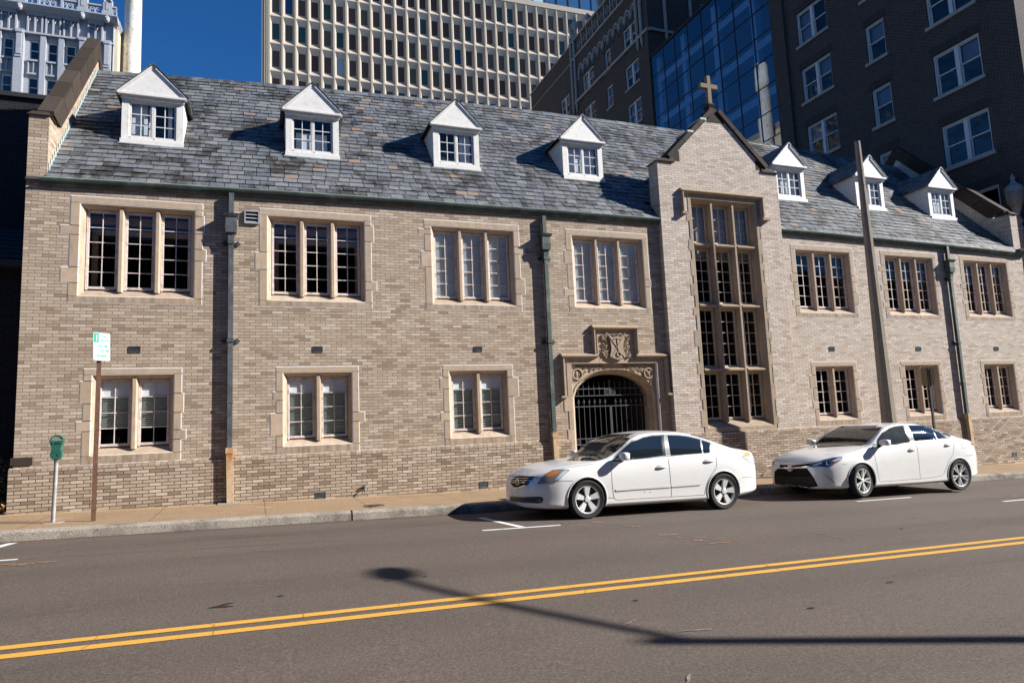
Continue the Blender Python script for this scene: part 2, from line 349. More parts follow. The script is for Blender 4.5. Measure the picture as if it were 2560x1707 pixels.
mb = MB(); strip(mb, -40, -8.695, 60, -8.695, .105, n=900, jit=.05); strip(mb, -40, -8.93, 60, -8.93, .112, n=900, jit=.05)
tag(mb.build('center_line', M['yellow']), kind='structure')
mb = MB(); strip(mb, .36, -4.85, 1.60, -4.88, .085); road_poly(mb, [(.74, -3.40), (.84, -3.40), (1.06, -4.80), (.95, -4.80)])
strip(mb, -7.4, -4.44, -5.49, -4.44, .085); road_poly(mb, [(-5.93, -2.80), (-6.05, -2.80), (-6.5, -4.40), (-6.3, -4.40)])
strip(mb, 7.85, -4.62, 9.3, -4.58, .08); strip(mb, 9.95, -5.92, 11.2, -5.87, .08)
tag(mb.build('parking_bay_line', M['white_line']), kind='structure')
M['spray'] = plain('faded_orange_spray', (.36, .17, .09), .85, var=.5, vs=9); M['spray_w'] = plain('faded_white_spray', (.16, .145, .13), .85, var=.4, vs=9); M['tar'] = plain('black_tar', (.014, .014, .015), .5)
M['pink'] = plain('faded_pink_spray', (.62, .30, .20), .85, var=.3, vs=9)
mb = MB()
for pts in ([(2.36, -6.44), (2.62, -6.50)], [(2.54, -7.31), (2.82, -7.33)], [(2.46, -6.73), (2.52, -6.76)], [(2.50, -7.02), (2.62, -7.04)], [(2.16, -4.83), (2.32, -4.86)], [(2.36, -5.52), (2.60, -5.57)], [(1.56, -4.38), (1.70, -4.42)], [(1.72, -4.98), (1.95, -5.06)],
            [(-5.60, -4.78), (-5.42, -4.80)], [(-5.46, -4.90), (-5.2, -4.88)], [(-5.18, -4.86), (-5.0, -4.84)], [(-5.85, -2.9), (-5.3, -2.86)], [(11.0, -5.4), (11.25, -5.42)]): strip(mb, *pts[0], *pts[1], .035, RC + .006, n=6, jit=.5)
tag(mb.build('spray_paint_mark', M['spray']), kind='structure')
mb = MB(); rr = random.Random(9)
for x0, y0, x1, y1 in ((2.58, -6.5, 2.86, -7.28), (2.46, -6.5, 2.6, -7.2), (2.27, -4.85, 2.52, -5.5), (2.2, -4.85, 2.33, -5.25), (1.66, -4.42, 1.88, -5.0), (-5.5, -4.8, -5.2, -4.9), (-5.3, -4.78, -5.35, -4.98), (9.4, -4.8, 10.8, -5.5), (-.3, -10.05, -.05, -9.9), (.05, -10.3, .3, -10.35), (-.5, -11.2, -.38, -11.05), (4.2, -7.9, 4.3, -7.2)): strip(mb, x0, y0, x1, y1, .018, RC + .005, n=8, jit=.7)
tag(mb.build('chalk_mark', M['spray_w']), kind='structure')
mb = MB()
strip(mb, -5.45, -4.44, -2.4, -4.74, .007, RC + .003, n=60, jit=.6); strip(mb, -2.4, -4.74, .3, -4.95, .006, RC + .003, n=60, jit=.6)
road_poly(mb, [(-3.15, -8.1), (-3.0, -7.98), (-2.93, -7.98), (-3.03, -8.06), (-2.93, -8.12), (-3.0, -8.13)])
for x, y, w in ((-2.6, -7.9, .05), (1.3, -10.2, .06), (2.6, -9.8, .07), (5.5, -7.5, .06), (.2, -9.4, .04), (-1.6, -7.7, .05), (-1.2, -7.66, .04), (6.6, -6.8, .07)): road_poly(mb, [(x, y), (x + w, y - .02), (x + w * 1.7, y + .01), (x + w, y + .03)])
tag(mb.build('tar_crack', M['tar']), kind='structure')
mb = MB()
for x0, y0, x1, y1 in ((-5.9, -1.2, -5.6, -1.15), (-2.75, -1.1, -2.5, -1.18), (-.2, -1.2, .1, -1.25), (2.2, -1.0, 2.5, -1.05)): strip(mb, x0, y0, x1, y1, .04, -.004, n=6, jit=.6); strip(mb, x0 + .05, y0 - .12, x1 + .03, y1 - .1, .03, -.004, n=6, jit=.6)
tag(mb.build('pink_paint_mark', M['pink']), kind='structure')
# manhole cover in the pavement
mb = MB(); mb.lathe([(.001, .0), (.17, .0), (.175, .004), (.19, .004), (.195, -.01)], (-.76, -1.97, gz(-.76, -.002)), 28)
for k in range(5): mb.box(-.86, -.66, -2.05 + k * .04, -2.035 + k * .04, gz(-.76, .001), gz(-.76, .0055))
tag(mb.build('manhole_cover', plain('rusty_cast_iron', (.085, .06, .048), .7, metal=.3, var=.3, vs=30)), 'round rusty iron manhole cover set in the tan pavement', 'manhole cover')
# ------------------------------------------------------------------ the brick church hall
HALL = empty('church_hall', (-6.8, 0, 0), 'long tan brick church hall with grey slate roof and seven white dormers', 'building')
XL, XR, TX0, TX1, TY = -6.80, 20.95, 6.98, 10.86, -.15
def F0(d0=0.0): return lambda u, z, d=0.0: (u, d + d0, z)
FP = F0()
UX = [-4.919, -1.551, 1.938, 5.458, 12.397, 15.769, 19.119]
LX = [-4.932, -1.546, 1.952, 12.416, 15.796, 19.163]
UW, UZ0, UZ1, LW, LZ0, LZ1 = 2.283, 3.998, 6.048, 1.64, .974, 2.728
def ez(x):   # eaves line and ridge line of the roof
    return 6.43 - .0009 * (x - 5.5) ** 2
def rg(x): return 10.99 - .00225 * (x - 8.0) ** 2
RY = 3.87; EY = -.1
def roofz(x, y): t = (y - EY) / (RY - EY); return ez(x) + .03 + (rg(x) - ez(x) - .03) * t
def roofy(x, z): return EY + (RY - EY) * (z - ez(x) - .03) / (rg(x) - ez(x) - .03)
holes = [(x - UW / 2 + .02, x + UW / 2 - .02, UZ0 + .02, UZ1 - .02) for x in UX] + [(x - LW / 2 + .02, x + LW / 2 - .02, LZ0 + .02, LZ1 - .02) for x in LX]
DX0, DX1, DZ = 4.17, 6.72, 2.84
dh = (DX0, DX1, -1.5, DZ)
th = (7.80, 10.13, .96, 7.20)
mb = MB()
wall_grid(mb, XL, TX0, -.6, 6.46, holes + [dh], FP); wall_grid(mb, TX1, XR, -.9, 6.46, holes, FP, 1)
for x in (XL, XR):                                   # end walls with their gables
    mb.face([(x, 0, -1), (x, 2 * RY, -1), (x, 2 * RY, 6.4), (x, RY, rg(x)), (x, 0, 6.4)])
mb.face([(XL, 2 * RY, -1), (XR, 2 * RY, -1), (XR, 2 * RY, 6.4), (XL, 2 * RY, 6.4)])
mb.build('wall', [M['brick'], M['brick_pale']], HALL)
# plinth with a header course on top
mb = MB()
def plinth(x0, x1, y):
    mb.add([(x0, y, gz(x0, -.3)), (x1, y, gz(x1, -.3)), (x1, y, .885), (x0, y, .885)], [(0, 1, 2, 3)])
    mb.add([(x0, y, .885), (x1, y, .885), (x1, y, .93), (x0, y, .93), (x0, y + .055, .965), (x1, y + .055, .965)], [(0, 1, 2, 3), (3, 2, 5, 4)], 1)
    for x in (x0, x1): mb.face([(x, y, gz(x, -.3)), (x, y + .06, gz(x, -.3)), (x, y + .06, .93), (x, y, .93)])
plinth(XL - .055, DX0 - .005, -.055); plinth(DX1 + .005, TX0 - .05, -.055); plinth(TX0 - .05, TX1 + .05, TY - .055); plinth(TX1 + .05, XR + .03, -.055)
mb.face([(XL - .055, -.055, -.4), (XL - .055, 2.0, -.4), (XL - .055, 2.0, .93), (XL - .055, -.055, .93)])
mb.build('plinth', [M['brick_low'], M['header']], HALL)
mb = MB(); mb.box(-6.84, -6.51, -.022, .3, 1.01, 1.15); mb.build('stone_block', M['stone_brown'], HALL)
# dark interior: floors, back wall, cross walls
mb = MB(); X0, X1 = XL + .1, XR - .1
for z in (.25, 3.35, 6.34):
    for a, b in ((X0, 7.54), (10.63, X1)): mb.box(a, b, .34, 6.0, z, z + .1)
mb.box(X0, X1, 6.0, 6.1, 0, 6.4)
for x in (-3.3, .2, 3.72, 6.85, 7.55, 10.5, 14.1, 17.45): mb.box(x, x + .12, .34, 6.0, .35, 6.34)
for a, b in ((X0, DX0 - .1), (DX1 + .1, 7.75), (10.15, X1)):
    pass
mb.build('interior', M['dark_room'], HALL)

RN = random.Random(11)
QU = {('U', 0): ([(5.29, 5.47, .16), (4.36, 4.66, .13)], [(5.43, 5.79, .03), (4.87, 5.11, .07)]), ('U', 1): ([(4.75, 5.12, .08)], [(5.46, 5.82, .06), (4.38, 4.57, .11)]),
      ('U', 2): ([(5.71, 5.83, .13), (4.96, 5.32, .09)], [(5.35, 5.53, .12), (4.39, 4.76, .10)]), ('U', 3): ([(5.17, 5.52, .07), (4.39, 4.57, .11)], [(4.68, 4.87, .15)]),
      ('L', 0): ([(2.08, 2.50, .06), (1.57, 1.76, .10)], [(1.87, 2.24, .04), (1.36, 1.54, .09)]), ('L', 1): ([(2.05, 2.23, .06), (1.34, 1.79, .11)], [(1.57, 1.77, .12)]), ('L', 2): ([(2.21, 2.46, .08), (1.51, 1.70, .08)], [(2.00, 2.44, .13)])}
def quoins(k, i, z0, z1):
    if (k, i) in QU: return QU[(k, i)]
    out = []
    for s in range(2):
        a = z0 + RN.uniform(.25, .5); L = []
        while a < z1 - .5: h = RN.choice((.18, .25, .36)); L.append((a, a + h, RN.uniform(.05, .12))); a += h + RN.uniform(.3, .55)
        out.append(L)
    return out
def surround(mb, x, w, z0, z1, iw0, iw1, iz0, iz1, q, y, rec, jt=.013, sill_up=.17):
    """flush stone frame of separate blocks over a white mortar bed; materials 0 stone 1 mortar"""
    f = y - .008; g = y - .003
    xl, xr = x - w / 2, x + w / 2; il, ir = x + iw0, x + iw1
    def blk(a, b, c, d, mi=0):
        mb.box(a, b, f, y + .05, c, d, mi)
        mb.box(a - jt, b + jt, g, y + .049, c - jt, d + jt, 1)
    blk(xl, xr, iz1, z1); blk(xl, xr, z0, iz0, 2)
    for side, L in zip((0, 1), q):
        cuts = sorted({iz0, iz1} | {c for a in L for c in a[:2] if iz0 < c < iz1})
        for a, b in zip(cuts, cuts[1:]):
            e = sum(t[2] for t in L if t[0] - .01 <= a and b <= t[1] + .01)
            if side == 0: blk(xl - e, il, a + jt / 2, b - jt / 2)
            else: blk(ir, xr + e, a + jt / 2, b - jt / 2)
    # splayed reveals: chamfer then straight, sloping sill
    c = .085
    A = [(il, f, iz0), (ir, f, iz0), (ir, f, iz1), (il, f, iz1)]
    B = [(il + c, y + .10, iz0 + sill_up * .55), (ir - c, y + .10, iz0 + sill_up * .55), (ir - c, y + .10, iz1 - c), (il + c, y + .10, iz1 - c)]
    Cc = [(il + c, y + rec, iz0 + sill_up), (ir - c, y + rec, iz0 + sill_up), (ir - c, y + rec, iz1 - c), (il + c, y + rec, iz1 - c)]
    for P, Q in ((A, B), (B, Cc)):
        for i in range(4): mb.face([P[i], P[(i + 1) % 4], Q[(i + 1) % 4], Q[i]])
    # a narrow fillet beside the frames
    return il + c, ir - c, iz0 + sill_up, iz1 - c
def mullion(mb, x, w, z0, z1, y0, y1, zs=None):
    mb.prism([(x - w / 2, y0), (x + w / 2, y0), (x + w / 2 + .028, y0 + .07), (x + w / 2 + .028, y1), (x - w / 2 - .028, y1), (x - w / 2 - .028, y0 + .07)], 'z', z0, z1)
def casement(fm, x0, x1, z0, z1, y, cols, rows, P=None, fw=.034, mw=.014, rnd=None):
    """steel casement: two nested frames, muntins, a hinge knob"""
    P = P or FP
    rect_frame(fm, x0, x1, z0, z1, fw * .62, y - .012, y + .03, P); a, b, c, d = x0 + fw * .62, x1 - fw * .62, z0 + fw * .62, z1 - fw * .62
    rect_frame(fm, a + .004, b - .004, c + .004, d - .004, fw * .6, y - .004, y + .028, P)
    a += fw * .6; b -= fw * .6; c += fw * .6; d -= fw * .6
    for i in range(1, cols): u = a + (b - a) * i / cols; ubox(fm, u - mw / 2, u + mw / 2, c, d, y + .001, y + .022, P)
    for j in range(1, rows):
        z = c + (d - c) * j / rows
        for i in range(cols):
            ua, ub = a + (b - a) * i / cols, a + (b - a) * (i + 1) / cols
            ubox(fm, ua + mw / 2, ub - mw / 2, z - mw / 2, z + mw / 2, y + .003, y + .02, P)
    ubox(fm, x0 + .005, x0 + .04, z0 - .022, z0 - .001, y - .03, y, P); ubox(fm, x0 + .005, x0 + .035, z1 + .001, z1 + .02, y - .028, y, P)
def pane(gm, x0, x1, z0, z1, y, cols, rnd, P=None, tilt=.012):
    P = P or FP   # each column of panes sits a little differently, so reflections break as in old glazing
    for i in range(cols):
        a, b = x0 + (x1 - x0) * i / cols, x0 + (x1 - x0) * (i + 1) / cols
        t = rnd.uniform(-tilt, tilt)
        gm.face([P(a, z0, y + t * .3), P(b, z0, y - t * .3), P(b, z1, y - t * .3 + .003), P(a, z1, y + t * .3 + .003)])
def blind(bm, x0, x1, z0, z1, y, step=.035, mi=0):
    z = z1
    while z > z0: bm.add([(x0, y, z), (x1, y, z), (x1, y + .010, z - .027), (x0, y + .010, z - .027)], [(0, 1, 2, 3)], mi); z -= step
upper_blinds = {2: 'full', 3: 'full', 4: 'right', 5: 'right', 6: 'right'}
for i, x in enumerate(UX):
    st = MB(); fm = MB(); gm = MB(); bm = MB(); fr = RN
    il, ir, zb, zt = surround(st, x, UW, UZ0, UZ1, -1.0, 1.015, 4.103, 5.925, quoins('U', i, UZ0, UZ1), 0.0, .20)
    for mx in (-.306, .330): mullion(st, x + mx, .055, zb - .06, zt + .02, .045, .23)
    W = st.build('window', [M['stone'], M['joint'], M['sill_stone']], HALL)
    for a, b in ((il + .012, x - .306 - .06), (x - .306 + .06, x + .330 - .06), (x + .330 + .06, ir - .012)):
        casement(fm, a, b, zb + .008, zt - .01, .158, 2, 5); pane(gm, a + .03, b - .03, zb + .04, zt - .04, .172, 2, RN)
    fm.build('window_frame', M['frame_white'], W); gm.build('pane', M['glass'], W)
    k = upper_blinds.get(i)
    if k == 'full': blind(bm, il, ir, zb, zt, .205, .026); bm.build('blind', M['blind'], W)
    elif k == 'right':
        for a in (il + .02, x - .2, x + .42): bm = MB(); blind(bm, a, a + .20, zb, zt, .30, .03); bm.build('curtain', M['curtain'], W)
    else:
        rect_frame(bm, il + .06, ir + .02, zb - .05, zt - .32, .10, .40, .45, FP); bm.box(il - .3, ir + .3, .40, .45, zt - .2, zt - .05)
        if i == 1: bm.box(x - .9, x - .82, .5, .56, zb, zt - .3)
        bm.build('inner_frame', M['wood'], W)
for i, x in enumerate(LX):
    st = MB(); fm = MB(); gm = MB(); bm = MB(); pm = MB()
    il, ir, zb, zt = surround(st, x, LW, LZ0, LZ1, -.70, .70, 1.11, 2.625, quoins('L', i, LZ0, LZ1), 0.0, .20, sill_up=.16)
    mullion(st, x + .005, .058, zb - .06, zt + .02, .045, .23)
    W = st.build('window', [M['stone'], M['joint'], M['sill_stone']], HALL)
    for a, b in ((il + .012, x - .058), (x + .068, ir - .012)):
        casement(fm, a, b, zb + .008, zt - .01, .158, 2, 4); pane(gm, a + .03, b - .03, zb + .04, zt - .04, .172, 2, RN)
        if i < 3:
            pm.box(a + .03, b - .03, .192, .197, zt - .33, zt - .06); blind(bm, a + .03, b - .03, zb + (.33 if i == 0 else .05), zt - .34, .21, .04)
        else: bm = MB(); blind(bm, a + .03, a + .2, zb + .05, zt - .05, .3, .035); bm.build('curtain', M['curtain'], W)
    fm.build('window_frame', M['frame_white'], W); gm.build('pane', M['glass'], W)
    if i < 3: pm.build('paper_sheet', M['paper'], W)
    if i < 3: bm.build('blind', M['blind_green'], W)

# ---- stair bay with the tall window
mb = MB()
wall_grid(mb, TX0, TX1, -.6, 8.0, [th], F0(TY))
mb.add([(7.30, TY, 8.0), (10.56, TY, 8.0), (8.93, TY, 9.60)], [(0, 1, 2)])
for x in (TX0, TX1): mb.face([(x, TY, -.6), (x, .28, -.6), (x, .28, 8.0), (x, TY, 8.0)])
mb.face([(TX0, .28, 5.5), (TX1, .28, 5.5), (TX1, .28, 8.0), (TX0, .28, 8.0)]); mb.add([(7.30, .28, 8.0), (10.56, .28, 8.0), (8.93, .28, 9.60)], [(0, 1, 2)])
mb.build('stair_bay', M['brick_pale'], HALL)
mb = MB(); mb.add([(7.55, .28, 7.55), (8.93, .28, 8.95), (10.31, .28, 7.55), (7.55, 2.2, 7.55), (8.93, 2.6, 8.95), (10.31, 2.2, 7.55)], [(0, 1, 4, 3), (1, 2, 5, 4)]); mb.build('bay_roof', M['slate'], HALL)
mb = MB()      # coping: kneelers, slopes of slabs, apex stone
for s, xa in ((1, TX0), (-1, TX1)):
    X = lambda d: xa + s * d
    mb.hexa([(X(-.06), TY - .05, 8.0), (X(.52), TY - .05, 8.0), (X(.52), .33, 8.0), (X(-.06), .33, 8.0)], [(X(.14), TY + .04, 8.13), (X(.52), TY + .0, 8.15), (X(.52), .25, 8.15), (X(.14), .25, 8.13)])
    # slope slabs from kneeler to apex
    p0 = Vector((X(.34), 0, 8.14)); p1 = Vector((8.93 - s * .10, 0, 9.62)); n = 3
    d = (p1 - p0).normalized(); nn = Vector((-d.z * s, 0, d.x * s)) if s == 1 else Vector((d.z, 0, -d.x)); nn = Vector((-abs(d.z) * s, 0, abs(d.x)))
    L = (p1 - p0).length
    for k in range(n):
        a = p0 + d * (L * k / n + .006); b = p0 + d * (L * (k + 1) / n - .006)
        q = [a - nn * .06, b - nn * .06, b + nn * .06, a + nn * .06]
        mb.prism([(v.x, v.z) for v in q], 'y', TY - .055, .34)
    mb.prism([(X(.36), 8.05), (X(.70), 8.05), (X(.70), 8.34), (X(.36), 8.16)], 'y', TY - .004, TY + .1)
mb.prism([(8.64, 9.27), (9.22, 9.27), (8.98, 9.66), (8.88, 9.66)], 'y', TY - .012, .29)
mb.build('coping', M['stone_brown'], HALL)
mb = MB()
for x0, z0, x1, z1 in ((8.52, 9.23, 8.57, 9.19), (8.08, 8.83, 8.13, 8.79)): mb.box(x0 - .12, x1 + .02, TY - .062, .345, z1 - .03 + .12, z1 + .02 + .12); mb.build('lead_joint', M['copper_edge'], HALL); mb = MB()

mb = MB()
mb.hexa([(8.80, -.10, 9.58), (9.06, -.10, 9.58), (9.06, .20, 9.58), (8.80, .20, 9.58)], [(8.85, -.05, 9.74), (9.01, -.05, 9.74), (9.01, .15, 9.74), (8.85, .15, 9.74)])
mb.hexa([(8.85, -.05, 9.741), (9.01, -.05, 9.741), (9.01, .15, 9.741), (8.85, .15, 9.741)], [(8.80, -.09, 9.83), (9.06, -.09, 9.83), (9.06, .19, 9.83), (8.80, .19, 9.83)])
mb.hexa([(8.82, -.08, 9.831), (9.04, -.08, 9.831), (9.04, .18, 9.831), (8.82, .18, 9.831)], [(8.87, -.02, 9.90), (8.99, -.02, 9.90), (8.99, .12, 9.90), (8.87, .12, 9.90)])
CR = mb.build('cross_base', M['stone_brown'], HALL)
mb = MB(); mb.prism([(8.865, 9.9), (8.995, 9.9), (8.99, 10.33), (9.21, 10.33), (9.21, 10.46), (8.99, 10.46), (8.985, 10.70), (8.875, 10.70), (8.87, 10.46), (8.65, 10.46), (8.65, 10.33), (8.87, 10.33)], 'y', -.01, .11)
mb.build('cross', stone('weathered_cross_stone', (.20, .15, .105), dark=(.07, .055, .04)), CR, bevel=.008)
# hood mould over the tall window
def hood(mb, pts, y, pr=.11, t=.10):
    """stepped label mould: a moulded bar along a polyline in the wall plane (x, z)"""
    for (a, b) in zip(pts, pts[1:]):
        if abs(a[1] - b[1]) < 1e-6:
            x0, x1 = sorted((a[0], b[0])); z = a[1]
            mb.add([(x0, y, z + .03), (x0, y - pr * .75, z - .005), (x0, y - pr, z - .035), (x0, y - pr, z - .06), (x0, y - .02, z - t), (x0, y, z - t),
                    (x1, y, z + .03), (x1, y - pr * .75, z - .005), (x1, y - pr, z - .035), (x1, y - pr, z - .06), (x1, y - .02, z - t), (x1, y, z - t)],
                   [(0, 1, 7, 6), (1, 2, 8, 7), (2, 3, 9, 8), (3, 4, 10, 9), (4, 5, 11, 10), (5, 4, 3, 2, 1, 0), (6, 7, 8, 9, 10, 11)])
        else:
            z0, z1 = sorted((a[1], b[1])); x = a[0]; s = a[2]
            mb.prism([(x, y), (x + s * .025, y - pr), (x + s * .055, y - pr), (x + s * .10, y - .025), (x + s * .10, y)], 'z', z0, z1)
mb = MB()
hood(mb, [(7.60, 7.29, 1), (10.26, 7.29, -1)], TY); hood(mb, [(7.60, 6.66, 1), (7.60, 7.19, 1)], TY); hood(mb, [(10.26, 6.66, -1), (10.26, 7.19, -1)], TY)
mb.box(7.575, 7.73, TY - .125, TY, 6.60, 6.66); mb.box(10.16, 10.42, TY - .125, TY, 6.60, 6.66)
mb.build('hood_mould', M['stone_clean'], HALL)
st = MB(); fm = MB(); gm = MB(); bm = MB()
tq = []
for s in range(2):
    z = 1.1; L = []
    while z < 6.8: h = RN.choice((.2, .3, .42)); L.append((z, z + h, RN.uniform(.05, .11))); z += h + RN.uniform(.22, .5)
    tq.append(L)
il, ir, zb, zt = surround(st, 8.965, 2.26, .945, 7.215, -1.045, 1.045, 1.06, 7.07, tq, TY, .26, jt=.005, sill_up=.20)
MX = (8.60, 9.295)
for mx in MX: mullion(st, mx, .055, zb - .07, zt + .02, TY + .045, TY + .29)
TZ = (5.86, 4.24, 2.56)
cxs = [(il, MX[0] - .055), (MX[0] + .055, MX[1] - .055), (MX[1] + .055, ir)]
for tz in TZ:
    for a, b in cxs: st.prism([(TY + .03, tz - .035), (TY + .03, tz + .0), (TY + .12, tz + .045), (TY + .27, tz + .05), (TY + .27, tz - .07), (TY + .12, tz - .06)], 'x', a, b)
W = st.build('stair_window', [M['stone_clean'], M['joint'], M['stone_clean']], HALL)
zz = [zt, *TZ, zb]; rows = (3, 5, 5, 4)
for k in range(4):
    a_z, b_z = zz[k + 1] + (.055 if k < 3 else .008), zz[k] - (.075 if k > 0 else .01)
    for a, b in cxs:
        casement(fm, a + .012, b - .012, a_z, b_z, TY + .225, 2, rows[k], fw=.04); pane(gm, a + .04, b - .04, a_z + .03, b_z - .03, TY + .24, 2, RN)
fm.build('window_frame', M['frame_buff'], W); gm.build('pane', M['glass'], W)
for mx in (8.80, 9.55): bm = MB(); bm.box(mx, mx + .16, .3, .305, 1.4, 7.0); bm.build('curtain', M['curtain'], W)

# ---- roof: every slate its own little slab, one mesh
mb = MB(); RS = random.Random(21)
def slope_slates(mb, x0, x1, rows, wid, skip=None):
    for r in range(rows):
        t0, t1 = r / rows, (r + 1.35) / rows
        x = x0 - RS.uniform(0, wid)
        while x < x1:
            w = wid * RS.choice((.85, 1, 1, 1, 1.12)); xa, xb = max(x, x0), min(x + w - .014, x1); x += w
            if xb - xa < .04: continue
            xm = (xa + xb) / 2
            ta, tb = t0 + RS.uniform(-.02, .012) / rows * 2, min(t1, 1.0)
            def pt(xx, t, lift):
                y = EY + (RY - EY) * t; return (xx, y - lift * .73, ez(xx) + .03 + (rg(xx) - ez(xx) - .03) * t + lift * .68)
            if skip and skip(xm, pt(xm, t0, 0)): continue
            l0 = .028 + RS.uniform(-.005, .012); tw = RS.uniform(-.003, .003); sk = RS.uniform(-.012, .012) / rows
            top = [pt(xa, ta + sk, l0 + tw), pt(xb, ta - sk, l0 - tw), pt(xb, tb, .006), pt(xa, tb, .006)]
            bot = [pt(xa, ta + sk, l0 + tw - .02), pt(xb, ta - sk, l0 - tw - .02), pt(xb, tb, -.004), pt(xa, tb, -.004)]
            mb.hexa(bot, top)
def in_bay(x, p): return TX0 - .02 < x < TX1 + .02 and p[1] < .32
slope_slates(mb, XL + .33, XR - .36, 30, .285, in_bay)
mb.build('slate_roof', M['slate'], HALL)
mb = MB()
XS = sorted({XL + (XR - XL) * i / 28 for i in range(29)} | {TX0, TX1})
for a, b in zip(XS, XS[1:]):
    bay = TX0 - .01 < (a + b) / 2 < TX1 + .01; y0 = .35 if bay else EY + .02
    dz = (lambda x: (rg(x) - ez(x)) * (y0 - EY) / (RY - EY)) if bay else (lambda x: 0)
    mb.face([(a, y0, ez(a) + dz(a)), (b, y0, ez(b) + dz(b)), (b, RY, rg(b) - .02), (a, RY, rg(a) - .02)]); mb.face([(a, 2 * RY + .1, ez(a)), (b, 2 * RY + .1, ez(b)), (b, RY, rg(b) - .02), (a, RY, rg(a) - .02)])
    if not bay: mb.face([(a, y0, ez(a)), (b, y0, ez(b)), (b, .02, ez(b)), (a, .02, ez(a))])
mb.build('roof_deck', plain('dark_roof_felt', (.03, .03, .032), .9), HALL)
mb = MB(); x = XL + .3
while x < XR - .4:
    w = RS.uniform(.26, .36); z0, z1 = rg(x), rg(x + w); j = RS.uniform(-.008, .008)
    mb.hexa([(x, RY - .16, z0 - .13 + j), (x + w - .008, RY - .16, z1 - .13 + j), (x + w - .008, RY, z1 + .035 + j), (x, RY, z0 + .035 + j)], [(x, RY - .155, z0 - .105 + j), (x + w - .008, RY - .155, z1 - .105 + j), (x + w - .008, RY + .02, z1 + .062 + j), (x, RY + .02, z0 + .062 + j)])
    mb.hexa([(x, RY + .02, z0 + .03), (x + w, RY + .02, z1 + .03), (x + w, RY + .2, z1 - .13), (x, RY + .2, z0 - .13)], [(x, RY + .02, z0 + .058), (x + w, RY + .02, z1 + .058), (x + w, RY + .2, z1 - .10), (x, RY + .2, z0 - .10)]); x += w
mb.build('ridge_cap', M['slate'], HALL)
# ---- gutters
def gutter(x0, x1):
    mb = MB(); n = max(2, int((x1 - x0) / .9)); xs = [x0 + (x1 - x0) * i / n for i in range(n + 1)]; RG_ = random.Random(int(x0 * 10))
    pr = [(0.0, -.10), (-.055, -.10), (-.075, -.07), (-.085, -.035), (-.125, -.015), (-.14, .02), (-.14, .032), (-.125, .032), (-.12, .0), (0.0, -.02)]
    V = []; F = []
    for x in xs:
        d = RG_.uniform(-.006, .006)
        for y, z in pr: V.append((x, y, ez(x) + .0 + z + d))
    k = len(pr)
    for i in range(n):
        for j in range(k - 1): F.append((i * k + j, i * k + j + 1, (i + 1) * k + j + 1, (i + 1) * k + j))
    F += [tuple(range(k)), tuple(n * k + j for j in range(k))]
    mb.add(V, F); g = mb.build('gutter', M['copper'], HALL)
    mb = MB()
    for i in range(n): mb.tube([(xs[i], -.133, ez(xs[i]) + .033), (xs[i + 1], -.133, ez(xs[i + 1]) + .033)], .010, 6)
    mb.build('gutter_bead', M['copper_edge'], g)
gutter(XL + .22, TX0 - .005); gutter(TX1 + .005, XR - .02)
# ---- parapet gables at both ends
def parapet(xa, xb, mat, inner):
    mb = MB(); H = .80
    t0, t1 = (.14, 7.70), (RY, rg(xa) + .84); b0, b1 = (.70, 7.66), (RY, rg(xa) + .36)
    mb.add([(x, y, z) for x in (xa, xb) for y, z in ((-.004, 5.9), (-.004, 7.60), (.60, 7.60), (RY, rg(xa) + .36), (RY, 6.0))], [(0, 1, 2, 3, 4), (5, 6, 7, 8, 9), (0, 5, 6, 1), (1, 6, 7, 2), (2, 7, 8, 3)])
    mb.add([(x, 2 * RY - y, z) for x in (xa, xb) for y, z in ((0, 6.0), (.3, 6.9), (RY, rg(xa) + .36), (RY, 6.0))], [(0, 1, 2, 3), (4, 5, 6, 7)])
    p = mb.build('parapet', mat, HALL)
    mb = MB(); a0, a1 = (xb - .20, xb + .03) if inner > 0 else (xa - .03, xa + .20)
    mb.hexa([(xa - .03, -.05, 7.585), (xb + .03, -.05, 7.585), (xb + .03, .40, 7.585), (xa - .03, .40, 7.585)], [(xa + .03, .05, 7.69), (xb - .03, .05, 7.69), (xb - .03, .40, 7.71), (xa + .03, .40, 7.71)])
    n = 6; L2_ = lambda q0, q1, t: (q0[0] + (q1[0] - q0[0]) * t, q0[1] + (q1[1] - q0[1]) * t)
    for k in range(n):
        ta, tb = k / n + .002, (k + 1) / n - .002; A_, B_, C_, D_ = L2_(b0, b1, ta), L2_(b0, b1, tb), L2_(t0, t1, tb), L2_(t0, t1, ta)
        mb.prism([A_, B_, C_, D_], 'x', a0, a1)
        mb.prism([(D_[0] - .02, D_[1] - .05), (C_[0] - .02, C_[1] - .05), (C_[0] - .05, C_[1] + .03), (D_[0] - .05, D_[1] + .03)], 'x', a0 - .03, a1 + .02)
    mb.prism([(RY, rg(xa) + .34), (RY, rg(xa) + .86), (RY + .02, rg(xa) + .86), (RY + .75, rg(xa) + .0), (RY + .45, rg(xa) - .2)], 'x', a0, a1)
    mb.build('parapet_coping', M['stone_brown'], p)
    mb = MB(); xf = xb + .012 if inner > 0 else xa - .012; n = 30      # stepped flashing against the slates
    for k in range(n):
        y = EY + .15 + (RY - EY - .25) * k / n; z = roofz(xf, y); dy = (RY - EY) / n
        mb.add([(xf, y - .02, z - .02), (xf, y + dy, z + dy * 1.12 - .02), (xf, y + dy, z + dy * 1.12 + .06), (xf, y + .03, z + .20), (xf, y - .01, z + .20)], [(0, 1, 2, 3, 4)])
    mb.build('flashing', M['flash'], p)
parapet(XL, XL + .33, M['brick'], 1); parapet(XR - .33, XR, M['brick_pale'], -1)
mb = MB(); mb.prism([(0, 6.12), (-.20, 6.30), (-.22, 6.36), (0, 6.36)], 'x', XR - .35, XR + .0); mb.build('corbel', M['copper'], HALL)

